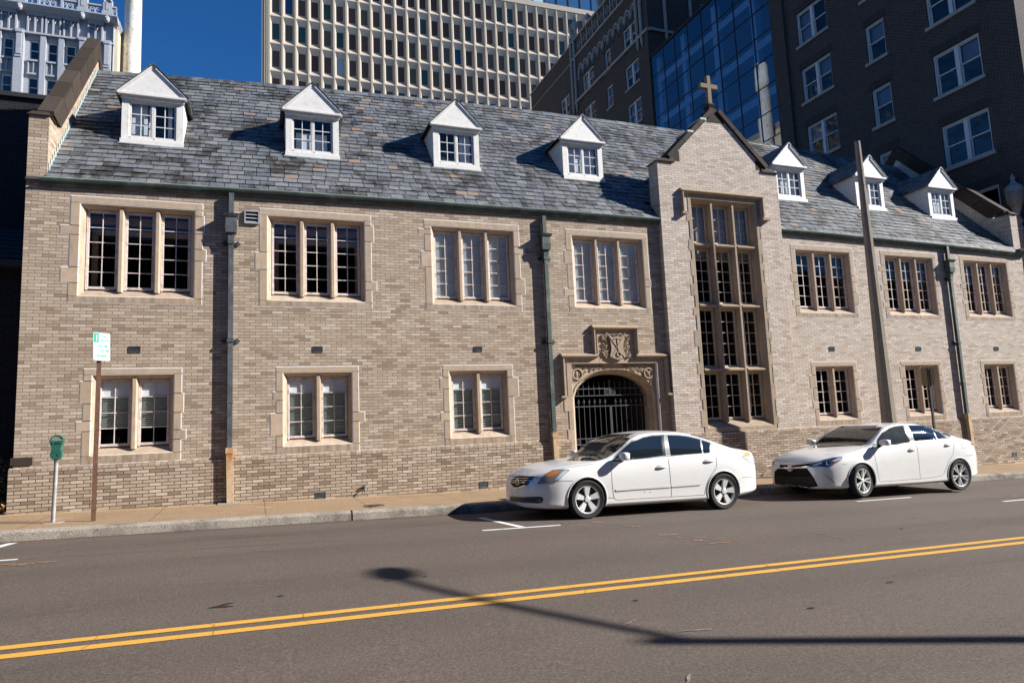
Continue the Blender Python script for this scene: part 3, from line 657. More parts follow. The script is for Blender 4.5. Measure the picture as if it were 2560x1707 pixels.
# ---- dormers
DM = [(-4.854, 7.667), (-1.536, 7.707), (1.936, 7.777), (5.458, 7.796), (12.50, 7.80), (15.80, 7.75), (19.02, 7.655)]
for i, (x, zb) in enumerate(DM):
    y = roofy(x, zb) - .02; hw = .595; ze = zb + 1.08; za = zb + 1.76; yo = y - .13
    yb = roofy(x, ze) + .25; yr = roofy(x, za) + .1
    mb = MB()
    Pd = lambda u, z, d=0.0: (x + u, y + d, z)
    wall_grid(mb, -hw, hw, zb - .02, ze, [(-.50, .50, zb + .075, zb + .975)], Pd)
    mb.prism([(x - hw - .07, ze - .015), (x + hw + .07, ze - .015), (x, za - .035)], 'y', y - .088, y - .001)
    for s in (-1, 1):
        u = x + s * hw
        mb.add([(u, y, zb - .02), (u, y, ze), (u, yb, ze), (u, roofy(x, zb) + .02, zb)], [(0, 1, 2, 3)])
    # sloping white fascia boards and the pediment moulding
    for s in (-1, 1):
        for (o, t, pr) in ((0.0, .035, .118), (.036, .03, .104)):
            a = Vector((x + s * (hw + .10 - o * 1.5), 0, ze - .03)); b = Vector((x, 0, za - .012 - o * 1.45))
            d = (b - a).normalized(); n = Vector((d.z * s, 0, -d.x * s)) * -1 if False else Vector((s * abs(d.z), 0, abs(d.x)))
            mb.prism([(a.x, a.z), (b.x, b.z), (b.x, b.z - t * 1.4), (a.x - s * t * 1.2, a.z - 0 * t)], 'y', y - pr, y + .002)
    mb.box(x - hw - .075, x + hw + .075, y - .115, y - .001, ze - .055, ze - .012); mb.box(x - hw - .02, x + hw + .02, y - .05, y - .001, ze - .12, ze - .056)
    mb.box(x - hw - .015, x + hw + .015, y - .06, y + .02, zb - .055, zb + .045)       # sill
    for u0, u1, z0, z1 in ((-.50, -.485, zb + .075, zb + .975), (.485, .50, zb + .075, zb + .975), (-.485, .485, zb + .96, zb + .975), (-.485, .485, zb + .075, zb + .09)): mb.box(x + u0, x + u1, y, y + .09, z0, z1)
    D = mb.build('dormer', M['paint_white'], HALL)
    rm = MB()
    for s in (-1, 1):       # dormer roof slopes with slate courses
        n = 6
        for r in range(n):
            t0, t1 = r / n, min(1, (r + 1.15) / n)
            def pr_(t, yy, l): return (x + s * (hw + .115) * (1 - t), yy, ze - .035 + (za - ze + .04) * t + l)
            yy = yo
            while yy < yr + .2:
                w = RS.uniform(.22, .32); y2 = min(yy + w - .005, yr + .25)
                rm.hexa([pr_(t0, yy, .008), pr_(t0, y2, .008), pr_(t1, y2, 0), pr_(t1, yy, 0)], [pr_(t0, yy, .030), pr_(t0, y2, .030), pr_(t1, y2, .010), pr_(t1, yy, .010)]); yy += w
        rm.add([pr_(0, yo + .01, 0), pr_(0, yr, 0), pr_(1, yr + .2, 0), pr_(1, yo + .01, 0)], [(0, 1, 2, 3)])
    yy = yo - .01
    while yy < yr + .1: w = .2; rm.prism([(x - .09, za - .055), (x, za + .02), (x + .09, za - .055), (x + .075, za - .08), (x, za - .012), (x - .075, za - .08)], 'y', yy, yy + w - .006); yy += w
    rm.build('dormer_roof', M['slate'], D)
    fm = MB(); gm = MB(); cm = MB()
    Pw = lambda u, z, d=0.0: (x + u, y + d, z)
    rect_frame(fm, -.483, .483, zb + .092, zb + .958, .024, .0, .06, Pw)
    for a, b in ((-.457, -.003), (.003, .457)): casement(fm, a, b, zb + .118, zb + .932, .03, 2, 3, Pw, fw=.032, mw=.015); pane(gm, a + .03, b - .03, zb + .15, zb + .90, .045, 2, RN, Pw)
    fm.build('window_frame', M['paint_white'], D); gm.build('pane', M['glass'], D)
    if i == 0:
        cm.box(x - .42, x - .12, y + .16, y + .17, zb + .12, zb + .93); cm.box(x - .1, x - .02, y + .2, y + .21, zb + .12, zb + .9); cm.box(x + .28, x + .36, y + .16, y + .17, zb + .12, zb + .93)
    elif i == 1: cm.box(x - .36, x + .34, y + .18, y + .19, zb + .12, zb + .62)
    elif i == 2: cm.box(x + .12, x + .40, y + .16, y + .17, zb + .12, zb + .93)
    else: cm.box(x - .42, x + .42, y + .16, y + .17, zb + .12, zb + .93)
    cm.build('curtain', M['curtain'], D)
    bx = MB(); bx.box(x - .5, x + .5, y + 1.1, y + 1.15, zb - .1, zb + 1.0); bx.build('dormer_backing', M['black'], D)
    fl = MB(); fl.box(x - hw - .05, x + hw + .06, y - .09, y - .02, zb - .075, zb - .056); fl.build('dormer_flashing', M['flash'], D)

# ---- downpipes
def downpipe(x, rot=0.0, top=6.3, foot=1.15, lean=0.0, m=None):
    mb = MB(); m = m or M['lead']; w = .047
    mb.box(x - w, x + w, -.125, -.035, 5.86, top)
    for zs in ((foot - .02, 3.22), (3.30, 5.22)): mb.box(x - w, x + w, -.125, -.035, *zs)
    mb.add([(x - .045, -.13, 5.22), (x + .045, -.13, 5.22), (x + .045, -.03, 5.22), (x - .045, -.03, 5.22), (x - .075, -.16, 5.46), (x + .075, -.16, 5.46), (x + .075, -.0, 5.46), (x - .075, -.0, 5.46)], [(0, 1, 5, 4), (1, 2, 6, 5), (2, 3, 7, 6), (3, 0, 4, 7)])
    mb.box(x - .054, x + .054, -.132, -.02, 2.02, 2.06)
    d = mb.build('downpipe', m, HALL)
    h = MB()
    h.hexa([(x - .10, -.19, 5.455), (x + .10, -.19, 5.455), (x + .10, -.003, 5.455), (x - .10, -.003, 5.455)], [(x - .115, -.205, 5.60), (x + .115, -.205, 5.60), (x + .115, -.003, 5.60), (x - .115, -.003, 5.60)])
    h.box(x - .105, x + .105, -.195, -.003, 5.601, 5.78); h.hexa([(x - .12, -.21, 5.781), (x + .12, -.21, 5.781), (x + .12, -.003, 5.781), (x - .12, -.003, 5.781)], [(x - .15, -.24, 5.84), (x + .15, -.24, 5.84), (x + .15, -.003, 5.84), (x - .15, -.003, 5.84)])
    h.build('hopper_head', m, d)
    for z in (5.26, 3.26):
        b = MB(); b.box(x - .062, x + .062, -.14, -.0, z - .03, z + .03)
        for s in (-1, 1):
            for dx, dz in ((0, 0), (.032, 0), (-.032, 0), (0, .032), (0, -.032)): b.lathe([(.022, -.03), (.026, -.02), (.022, 0)], (x + s * .125 + dx, -.0, z + dz), 8, 'y')
            b.box(x + min(s * .06, s * .10), x + max(s * .06, s * .10), -.03, -.004, z - .012, z + .012)
        b.build('pipe_bracket', M['copper'], d)
    b = MB(); z0 = gz(x, .02); lx = .02
    b.hexa([(x - .062 + lx, -.16, z0), (x + .062 + lx, -.16, z0), (x + .062 + lx, -.035, z0), (x - .062 + lx, -.035, z0)], [(x - .06, -.155, foot - .12), (x + .06, -.155, foot - .12), (x + .06, -.03, foot - .12), (x - .06, -.03, foot - .12)])
    b.box(x - .072, x + .072, -.165, -.02, foot - .12, foot); b.box(x - .11, x + .11, -.06, -.02, foot - .2, foot - .15)
    b.build('cast_iron_boot', M['rust'], d)
    p = MB(); p.hexa([(x - .20, -.30, gz(x - .2, -.01)), (x + .22, -.30, gz(x + .2, -.01)), (x + .22, -.06, gz(x + .2, -.01)), (x - .20, -.06, gz(x - .2, -.01))], [(x - .20, -.30, gz(x - .2, .012)), (x + .22, -.30, gz(x + .2, .012)), (x + .22, -.06, gz(x + .2, .02)), (x - .20, -.06, gz(x - .2, .02))])
    p.build('drain_pad', M['kerb'], d)
    return d
downpipe(-3.235, m=M['lead']); downpipe(3.71, m=M['copper']); downpipe(17.36, m=M['copper'], foot=1.12)
# ---- small vents on the wall
def louvre(x0, x1, z0, z1, n, y, name, mat, fw=.012, proud=.02):
    mb = MB(); rect_frame(mb, x0, x1, z0, z1, fw, y - proud, y + .01, FP)
    a, b, c, d = x0 + fw, x1 - fw, z0 + fw, z1 - fw; h = (d - c) / n
    for k in range(n): z = c + h * k; mb.add([(a, y - proud * .9, z + h * .22), (b, y - proud * .9, z + h * .22), (b, y + .004, z + h * .62), (a, y + .004, z + h * .62), (a, y - proud * .9, z + h * .05), (b, y - proud * .9, z + h * .05)], [(0, 1, 2, 3), (0, 1, 5, 4)])
    o = mb.build(name, mat, HALL)
    bk = MB(); bk.face([(a, y - .0035, c), (b, y - .0035, c), (b, y - .0035, d), (a, y - .0035, d)]); bk.build('vent_hole', M['black'], o)
    return o
louvre(-2.99, -2.70, 5.70, 5.975, 3, 0, 'wall_louvre', M['grey_metal'], .022, .05)
for x in (-4.93, -1.55, 1.96, 12.395, 15.75, 19.14): louvre(x - .10, x + .10, 3.03, 3.155, 5, 0, 'air_brick', M['lead'], .006, .014)
for x, z in ((-1.52, .105), (1.965, .08), (5.0, .05), (12.4, -.13), (19.27, -.21)):
    if not DX0 < x < DX1: louvre(x - .10, x + .10, z - .065, z + .065, 5, -.055, 'air_brick', M['lead'], .006, .012)
mb = MB(); mb.lathe([(.035, -.02), (.035, -.012), (.016, -.01), (.016, -.0)], (-.65, -.055, .19), 12, 'y'); mb.tube([(-.65, -.06, .19), (-.65, -.13, .19), (-.65, -.15, .16), (-.65, -.15, .11)], .016, 8); mb.lathe([(.03, -.008), (.03, .008)], (-.65, -.10, .235), 10, 'z'); mb.build('garden_tap', M['copper'], HALL)

# ---- doorway
ACX, AHW, ASP, AAP = 5.435, 1.135, 1.95, 2.60
def arch(w, zs, za, n=14):   # four-centred arch, half width w, from left spring to right
    pts = []
    for i in range(n + 1):
        t = i / n; u = -w + w * t
        q = (u + w) / w     # 0 at spring, 1 at apex
        z = zs + (za - zs) * (1 - (1 - q) ** 2.3) ** .60 if q < 1 else za
        pts.append((u, z))
    return pts + [(-u, z) for u, z in reversed(pts[:-1])]
mb = MB(); y0 = -.012
AO = arch(AHW, ASP, AAP); AI = arch(AHW - .11, ASP, AAP - .10)
IX0, IX1, IZ = 4.27, 6.64, 2.735
def blk(a, b, c, d, y=y0):
    mb.box(a, b, y, .10, c, d); mb.box(a - .006, b + .006, y + .006, .099, c - .006, d + .006, 1)
zf = -.5
for a, b, e in ((zf, .86, 0), (.87, 1.18, .05), (1.19, 1.61, 0), (1.62, 1.95, .11), (1.96, 2.735, 0)): blk(4.155 - e, IX0, a, b)
for a, b, e in ((zf, .7, 0), (.71, 1.1, .08), (1.11, 1.5, 0), (1.51, 1.93, .10), (1.94, 2.735, 0)): blk(IX1, 6.80 + e, a, b)
for a, b in ((4.155, 5.02), (5.03, 5.86), (5.87, 6.80)): blk(a, b, 2.745, 2.865)
mb.box(5.0, 5.985, -.012, .1, 2.866, 3.585)        # panel behind the shield
# recessed reveal around the rectangle, then spandrel plate with arch
yr_ = .07
for pa, pb in (((IX0, zf), (IX0, IZ)), ((IX0, IZ), (IX1, IZ)), ((IX1, IZ), (IX1, zf))): mb.face([(pa[0], y0, pa[1]), (pb[0], y0, pb[1]), (pb[0], yr_, pb[1]), (pa[0], yr_, pa[1])])
for (u0, z0), (u1, z1) in zip(AO, AO[1:]):
    xa, xb = ACX + u0, ACX + u1; mb.face([(xa, yr_, z0), (xb, yr_, z1), (xb, yr_, IZ), (xa, yr_, IZ)])
mb.face([(IX0, yr_, zf), (ACX - AHW, yr_, zf), (ACX - AHW, yr_, IZ), (IX0, yr_, IZ)]); mb.face([(ACX + AHW, yr_, zf), (IX1, yr_, zf), (IX1, yr_, IZ), (ACX + AHW, yr_, IZ)])
AOf = [(-AHW, zf)] + AO + [(AHW, zf)]; AIf = [(-AHW + .11, zf)] + AI + [(AHW - .11, zf)]
for (p, q, r, s) in zip(AOf, AOf[1:], AIf, AIf[1:]):
    A = lambda t, y: (ACX + t[0], y, t[1])
    m1 = ((p[0] * .6 + r[0] * .4), (p[1] * .6 + r[1] * .4)); m2 = ((q[0] * .6 + s[0] * .4), (q[1] * .6 + s[1] * .4))
    mb.face([A(p, yr_ - .025), A(q, yr_ - .025), A(m2, yr_ + .02), A(m1, yr_ + .02)]); mb.face([A(m1, yr_ + .02), A(m2, yr_ + .02), A(m2, yr_ + .10), A(m1, yr_ + .10)]); mb.face([A(m1, yr_ + .10), A(m2, yr_ + .10), A(s, yr_ + .13), A(r, yr_ + .13)]); mb.face([A(r, yr_ + .13), A(s, yr_ + .13), A(s, .42), A(r, .42)])
    mb.face([A(p, yr_ - .025), A(q, yr_ - .025), A(q, yr_), A(p, yr_)])
DOOR = mb.build('doorway', [M['stone'], M['joint']], HALL)
mb = MB(); hood(mb, [(4.86, 3.66, 1), (6.13, 3.66, -1)], 0); hood(mb, [(4.86, 2.98, 1), (4.86, 3.56, 1)], 0); hood(mb, [(6.13, 2.98, -1), (6.13, 3.56, -1)], 0)
hood(mb, [(4.00, 2.965, 1), (4.955, 2.965, 1)], 0); hood(mb, [(6.03, 2.965, -1), (6.95, 2.965, -1)], 0); hood(mb, [(4.0, 1.98, 1), (4.0, 2.865, 1)], 0); hood(mb, [(6.95, 1.98, -1), (6.95, 2.865, -1)], 0)
mb.box(3.93, 4.12, -.14, 0, 1.93, 1.979); mb.box(6.84, 7.02, -.14, 0, 1.93, 1.979)
mb.build('label_mould', M['stone_clean'], DOOR)
mb = MB(); FR = random.Random(4)       # crest: shield with a key, leafy border
sh = [(-.20, .54), (-.10, .50), (.02, .53), (.12, .50), (.235, .55), (.20, .40), (.175, .26), (.20, .10), (.235, .02), (.12, -.03), (.02, -.055), (-.08, -.02), (-.20, .03), (-.165, .14), (-.15, .26), (-.17, .40)]
mb.prism([(5.50 + u, 2.875 + v) for u, v in sh], 'y', -.085, -.012)
mb.tube([(5.515, -.088, 3.36), (5.52, -.088, 3.18), (5.535, -.088, 3.02)], .014, 6)
mb.tube([(5.535 + .055 * cos(t * pi / 8), -.090, 2.955 + .055 * sin(t * pi / 8)) for t in range(16)], .017, 6, closed=True)
for s in (-1, 1): mb.tube([(5.515 + s * .10, -.088, 3.31), (5.515 + s * .085, -.088, 3.34), (5.515 + s * .04, -.088, 3.335), (5.515, -.088, 3.36)], .011, 6)
mb.tube([(5.33, -.086, 3.36), (5.50, -.088, 3.12), (5.70, -.086, 2.87)], .012, 6); mb.tube([(5.68, -.086, 3.38), (5.52, -.088, 3.15), (5.36, -.086, 2.92)], .008, 6)
for k in range(150):
    side = FR.random()
    if side < .42: u, v = FR.uniform(-.375, -.20), FR.uniform(0, .57)
    elif side < .84: u, v = FR.uniform(.22, .375), FR.uniform(0, .57)
    else: u, v = FR.uniform(-.3, .3), FR.uniform(.53, .60)
    a = FR.uniform(0, 6.3); r = FR.uniform(.018, .036)
    mb.tube([(5.50 + u + r * cos(a + t) * (1 - t * .12), -.02 - .028 * sin(t * .55), 2.86 + v + r * sin(a + t) * (1 - t * .12)) for t in (0, .9, 1.8, 2.7, 3.6, 4.5)], .011, 5)
mb.build('crest_relief', M['stone_clean'], DOOR)
mb = MB()
for s in (-1, 1):
    cx, cz = ACX + s * .985, 2.49
    mb.tube([(cx + .125 * cos(t * pi / 10), .055, cz + .125 * sin(t * pi / 10)) for t in range(20)], .022, 6, closed=True)
    if s < 0: mb.ball((cx - .01, .07, cz), .075, (.55, .35, 1.15), 8); mb.ball((cx + .05, .07, cz + .02), .045, (.6, .4, 1.4), 6)
    else: mb.tube([(cx - .06, .06, cz + .08), (cx + .01, .055, cz), (cx + .03, .06, cz - .08)], .02, 6); mb.tube([(cx + .07, .06, cz + .07), (cx - .02, .055, cz - .01)], .018, 6)
    for k in range(46):
        u = FR.uniform(.30, 1.13); lim = ASP + (AAP - ASP) * (1 - (u / AHW) ** 2.3) ** .6 + .07 if u < AHW else ASP
        z = FR.uniform(lim, IZ - .03)
        if (u - .985) ** 2 + (z - cz) ** 2 < .15 ** 2 or z < lim: continue
        a = FR.uniform(0, 6.3); r = FR.uniform(.02, .035)
        mb.tube([(ACX + s * u + r * cos(a + t), .06, z + r * sin(a + t)) for t in (0, 1, 2, 3, 4)], .012, 5)
mb.build('spandrel_carving', M['stone_clean'], DOOR)
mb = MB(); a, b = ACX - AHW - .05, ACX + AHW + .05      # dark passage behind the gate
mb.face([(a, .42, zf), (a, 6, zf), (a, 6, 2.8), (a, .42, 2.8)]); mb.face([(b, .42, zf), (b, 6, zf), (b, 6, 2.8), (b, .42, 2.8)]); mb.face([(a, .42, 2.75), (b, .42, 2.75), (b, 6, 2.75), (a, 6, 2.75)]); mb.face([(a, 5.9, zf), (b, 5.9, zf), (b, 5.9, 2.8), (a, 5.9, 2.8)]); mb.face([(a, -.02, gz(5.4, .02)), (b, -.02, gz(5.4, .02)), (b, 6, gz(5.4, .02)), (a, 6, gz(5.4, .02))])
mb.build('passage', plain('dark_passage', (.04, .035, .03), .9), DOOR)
mb = MB(); gy = .30; gx0, gx1 = ACX - AHW + .12, ACX + AHW - .12
for z in (1.98, 2.15, 1.72, .95, .81, .2): mb.box(gx0, gx1, gy - .010, gy + .010, z - .010, z + .010)
mb.box(ACX - .028, ACX - .006, gy - .014, gy + .014, .1, 1.70); mb.box(ACX + .006, ACX + .028, gy - .014, gy + .014, .1, 1.70)
mb.box(ACX - .024, ACX - .006, gy - .012, gy + .012, 1.98, 2.36); mb.box(ACX + .006, ACX + .024, gy - .012, gy + .012, 1.98, 2.36)
k = 0; x = ACX - .145
xs = [ACX + s * (.145 * j) for j in range(1, 8) for s in (-1, 1) if abs(.145 * j) < AHW - .14]
for x in xs:
    mb.tube([(x, gy, .08), (x, gy, 1.80)], .0075, 5); mb.tube([(x, gy, 1.78), (x, gy, 1.82), (x, gy, 1.845), (x, gy, 1.90)], [.007, .013, .015, .002], 6)
    for s in (-1, 1): mb.tube([(x, gy, 1.80), (x + s * .025, gy, 1.815), (x + s * .032, gy, 1.84)], .006, 5)
    lim = ASP + (AAP - .12 - ASP) * (1 - (abs(x - ACX) / AHW) ** 2.3) ** .6
    mb.tube([(x, gy, 1.98), (x, gy, min(2.33, lim))], .008, 6)
for cx in (ACX - .085, ACX + .085, gx0 + .08, gx0 + .37, gx0 + .66, gx1 - .08, gx1 - .37, gx1 - .66):
    cz = 2.065 if abs(cx - ACX) < .1 else .88
    for a in range(3): t = a * 2 * pi / 3 + pi / 2; mb.tube([(cx + .03 * cos(t) + .03 * cos(q * pi / 5), gy, cz + .03 * sin(t) + .03 * sin(q * pi / 5)) for q in range(10)], .008, 5, closed=True)
    mb.tube([(cx + .07 * cos(q * pi / 7), gy, cz + .066 * sin(q * pi / 7)) for q in range(14)], .007, 5, closed=True)
mb.build('iron_gate', M['iron'], HALL)
# ------------------------------------------------------------------ street furniture
M['teal'] = plain('teal_sign_green', (.0, .26, .19), .5, var=.03); M['sign_white'] = plain('sign_white', (.56, .58, .57), .5, var=.03)
M['post_brown'] = plain('rust_brown_post', (.115, .06, .038), .6, metal=.3, var=.3, vs=9); M['galv'] = plain('galvanised_pipe', (.34, .335, .33), .55, metal=.4, var=.25, vs=14, dirt=(.20, .11, .06), ds=9, da=.6)
M['meter_green'] = plain('meter_green_paint', (.020, .105, .080), .4, var=.2, vs=12, coat=.3); M['sign_back'] = plain('dull_sign_back', (.30, .22, .11), .6, var=.12)
M['pole_conc'] = stone('aggregate_pole_concrete', (.25, .215, .165), dark=(.13, .115, .09), jit=.02)
def text(name, body, size, loc, mat, parent, xs=1.0, align='CENTER'):
    cu = bpy.data.curves.new(name, 'FONT'); cu.body = body; cu.size = size; cu.align_x = align; cu.align_y = 'CENTER'; cu.extrude = .0012; cu.offset = .0008
    tmp = bpy.data.objects.new('tmp', cu); COL.objects.link(tmp); me = bpy.data.meshes.new_from_object(tmp.evaluated_get(bpy.context.evaluated_depsgraph_get())); bpy.data.objects.remove(tmp)
    me.materials.clear(); me.materials.append(mat); o = bpy.data.objects.new(name, me); COL.objects.link(o); o.parent = parent
    o.location = loc; o.rotation_euler = (pi / 2, 0, 0); o.scale = (xs, 1, 1); return o
# one-hour parking sign, turned towards the left
sx, sy = -5.176, -1.892; z0 = gz(sx, -.008)
SG = empty('parking_sign', (sx, sy, z0), 'green and white one hour parking sign on a thin rusty brown post', 'parking sign')
mb = MB(); mb.xf
def rotz(mb, a, n0=0): return mb.xf(lambda x, y, z: (x * cos(a) - y * sin(a), x * sin(a) + y * cos(a), z), n0)
H0 = 2.68 - z0; A = radians(50)
mb = MB(); mb.prism([(-.033, .0), (-.033, .028), (-.016, .028), (-.013, .006), (.013, .006), (.016, .028), (.033, .028), (.033, .0), (.018, -.0), (-.018, -.0)], 'z', -.2, H0 + .30); rotz(mb, radians(14)); mb.xf(lambda x, y, z: (x + .012 * z / 2.5, y, z))
post = mb.build('post', M['post_brown'], SG, local=True)
def rrect(w, h, r, cx=0, cz=0, n=5):
    P = []
    for (x, z, a) in ((w / 2 - r, -h / 2 + r, -90), (w / 2 - r, h / 2 - r, 0), (-w / 2 + r, h / 2 - r, 90), (-w / 2 + r, -h / 2 + r, 180)):
        for i in range(n + 1): t = radians(a + 90 * i / n); P.append((cx + x + r * cos(t), cz + z + r * sin(t)))
    return P
pl = bpy.data.objects.new('sign_plate', None)
mb = MB(); mb.prism(rrect(.305, .457, .028), 'y', -.001, .002)
plate = mb.build('sign_plate', M['sign_white'], SG, local=True); plate.location = (.050, -.034, H0 + .2285); plate.rotation_euler = (0, radians(-1.5), A)
mb = MB(); o = rrect(.293, .445, .024); i_ = rrect(.281, .433, .020); y = -.0018
for k in range(len(o)): mb.face([(o[k][0], y, o[k][1]), (o[(k + 1) % len(o)][0], y, o[(k + 1) % len(o)][1]), (i_[(k + 1) % len(i_)][0], y, i_[(k + 1) % len(i_)][1]), (i_[k][0], y, i_[k][1])])
mb.box(-.14, -.056, -.003, -.0012, .066, .216); mb.box(-.056, .14, -.0028, -.0012, .060, .068)
mb.prism([(-.095, -.148), (-.065, -.125), (-.065, -.138), (.09, -.138), (.09, -.158), (-.065, -.158), (-.065, -.171)], 'y', -.003, -.0012)
mb.build('sign_legend', M['teal'], plate, local=True)
mb = MB(); mb.box(-.104, -.092, -.0042, -.003, .092, .192); mb.build('sign_numeral', M['sign_white'], plate, local=True)
text('sign_lettering', 'HR', .062, (.045, -.002, .165), M['teal'], plate, .95); text('sign_lettering', 'PARKING', .052, (.044, -.002, .100), M['teal'], plate, .78)
text('sign_lettering', '8:00 AM', .070, (.012, -.002, .008), M['teal'], plate, .72); text('sign_lettering', 'TO 6:00 PM', .070, (.0, -.002, -.070), M['teal'], plate, .70)
mb = MB(); mb.lathe([(.007, -.004), (.007, .002)], (0, 0, .188), 8, 'y'); mb.lathe([(.007, -.004), (.007, .002)], (0, 0, -.192), 8, 'y'); mb.build('bolt', M['post_brown'], plate, local=True)
# parking meter
mx, my = -5.742, -1.82; z0 = gz(mx, -.008)
PM = empty('parking_meter', (mx, my, z0), 'green coin parking meter on a grey pipe beside the pavement kerb', 'parking meter')
mb = MB(); mb.tube([(0, 0, -.1), (.018, 0, .97)], .030, 14); mb.lathe([(.034, .94), (.038, .95), (.038, .985), (.03, .99)], (.018, 0, 0), 14); mb.build('post', M['galv'], PM, True, True)
mb = MB(); mb.lathe([(.001, .012), (.15, .008), (.16, .0)], (0, 0, 0), 12); mb.build('concrete_foot', M['kerb'], PM, local=True)
prof = [(-.05, .985), (.05, .985), (.078, 1.03), (.082, 1.075), (.072, 1.115), (.062, 1.145), (.072, 1.19), (.096, 1.255), (.100, 1.275), (.092, 1.285), (-.092, 1.285), (-.100, 1.275), (-.096, 1.255), (-.072, 1.19), (-.062, 1.145), (-.072, 1.115), (-.082, 1.075), (-.078, 1.03)]
mb = MB(); mb.prism([(u + .018, v) for u, v in prof], 'y', -.055, .055)
hd = mb.build('meter_head', M['meter_green'], PM, local=True, bevel=.012)
dm = [(.093 * cos(pi * t / 14), 1.286 + .085 * sin(pi * t / 14)) for t in range(15)]; di = [(.072 * cos(pi * t / 14), 1.292 + .060 * sin(pi * t / 14)) for t in range(15)]
mb = MB()
for k in range(14):
    for y in (-.05, .05): mb.face([(dm[k][0] + .018, y, dm[k][1]), (dm[k + 1][0] + .018, y, dm[k + 1][1]), (di[k + 1][0] + .018, y, di[k + 1][1]), (di[k][0] + .018, y, di[k][1])])
    mb.face([(dm[k][0] + .018, -.05, dm[k][1]), (dm[k + 1][0] + .018, -.05, dm[k + 1][1]), (dm[k + 1][0] + .018, .05, dm[k + 1][1]), (dm[k][0] + .018, .05, dm[k][1])])
mb.build('dome_frame', M['meter_green'], PM, local=True)
mb = MB(); mb.prism([(u + .018, v) for u, v in di], 'y', -.045, .045); mb.build('dome_glass', plain('cloudy_dome', (.20, .21, .19), .25), PM, local=True)
mb = MB()
for u, v in ((-.06, 1.235), (-.012, 1.235), (.016, 1.235), (.044, 1.235), (.018, 1.05)): mb.box(u + .012, u + .026, -.058, -.054, v - .018, v + .018)
mb.build('coin_slot', M['black'], hd, local=True)
# concrete lighting column cut off above the roof line
px_, py_ = 12.23, -1.75; z0 = gz(px_, -.01)
CP = empty('concrete_lamp_column', (px_, py_, z0), 'tall tapered bare concrete column on the pavement behind the second white car', 'lamp post')
def octo(r0, r1, z1, dx): return [[(r * cos(pi / 8 + k * pi / 4) + d, r * sin(pi / 8 + k * pi / 4), z) for k in range(8)] for r, z, d in ((r0, -.3, 0), (r1, z1, dx))]
mb = MB(); a, b = octo(.205, .075, 8.42 - z0, -.05); mb.add(a + b, [(k, (k + 1) % 8, 8 + (k + 1) % 8, 8 + k) for k in range(8)] + [tuple(range(8, 16))]); mb.build('shaft', M['pole_conc'], CP, local=True)
mb = MB(); mb.lathe([(.05, -.006), (.06, .0), (.05, .006)], (-.05, -.19, 1.25), 10, 'y')
for z in (7.2, 7.6, 8.0): mb.lathe([(.012, -.004), (.012, .004)], (-.06, -.09, z - z0), 6, 'y')
mb.build('handhole_cover', M['kerb'], CP, local=True)
# sign seen from behind near the right end
sx, sy = 13.43, -2.0; z0 = gz(sx, -.01)
S2 = empty('street_sign', (sx, sy, z0), 'dull brown sign seen from behind on a dark post, far right window', 'street sign')
mb = MB(); mb.box(-.03, .03, -.02, .02, -.2, 2.36 - z0); mb.xf(lambda x, y, z: (x + .02 * z, y, z)); mb.build('post', plain('dark_post', (.02, .017, .015), .6), S2, local=True)
mb = MB(); mb.prism(rrect(.30, .46, .02, .03, 2.14 - z0), 'y', .022, .026); mb.xf(lambda x, y, z: (x * .75, y + (x - .03) * -.6, z)); mb.build('sign_plate', M['sign_back'], S2, local=True)
# globe lantern in the gap beside the dark tower
LN = empty('globe_lantern', (22.66, 1.0, -.45), 'old globe lantern on a tall stone post in the dark alley', 'lantern')
mb = MB(); mb.lathe([(.14, 0), (.12, 7.9), (.17, 7.95), (.10, 8.1), (.16, 8.25), (.07, 8.45), (.16, 8.72)], (22.66, 1.0, -.45), 14); mb.build('post', M['trim_grey'], LN, True)
mb = MB(); mb.lathe([(.15, 8.72), (.26, 8.92), (.30, 9.2), (.26, 9.45), (.14, 9.6)], (22.66, 1.0, -.45), 16); mb.build('globe', plain('frosted_globe', (.22, .19, .16), .4), LN, True)
mb = MB(); mb.lathe([(.31, 9.3), (.28, 9.48), (.12, 9.62), (.06, 9.72), (.09, 9.82), (.01, 10.0)], (22.66, 1.0, -.45), 14); mb.build('cap', M['trim_grey'], LN, True)
# street lamp across the road (only its shadow reaches the picture)
lx, ly = 11.35, -15.43; z0 = gz(lx, -.02)
SL = empty('street_lamp', (lx, ly, z0), 'tall cobra head street lamp on the opposite kerb whose shadow crosses the road', 'street lamp')
mb = MB(); mb.tube([(0, 0, 0), (0, 0, 7.6)], [.11, .08], 14); mb.lathe([(.20, 0), (.20, .3), (.14, .4)], (0, 0, 0), 14); mb.build('pole', M['pole_conc'], SL, True, True)
mb = MB(); mb.tube([(0, .0, 7.42), (0, .5, 7.68), (0, 1.2, 8.02), (0, 1.9, 8.28), (0, 2.2, 8.36)], .052, 10); mb.build('arm', M['galv'], SL, True, True)
mb = MB(); mb.ball((0, 2.55, 8.38), .30, (.62, 1.25, .42), 10); mb.build('lamp_head', M['galv'], SL, True, True)
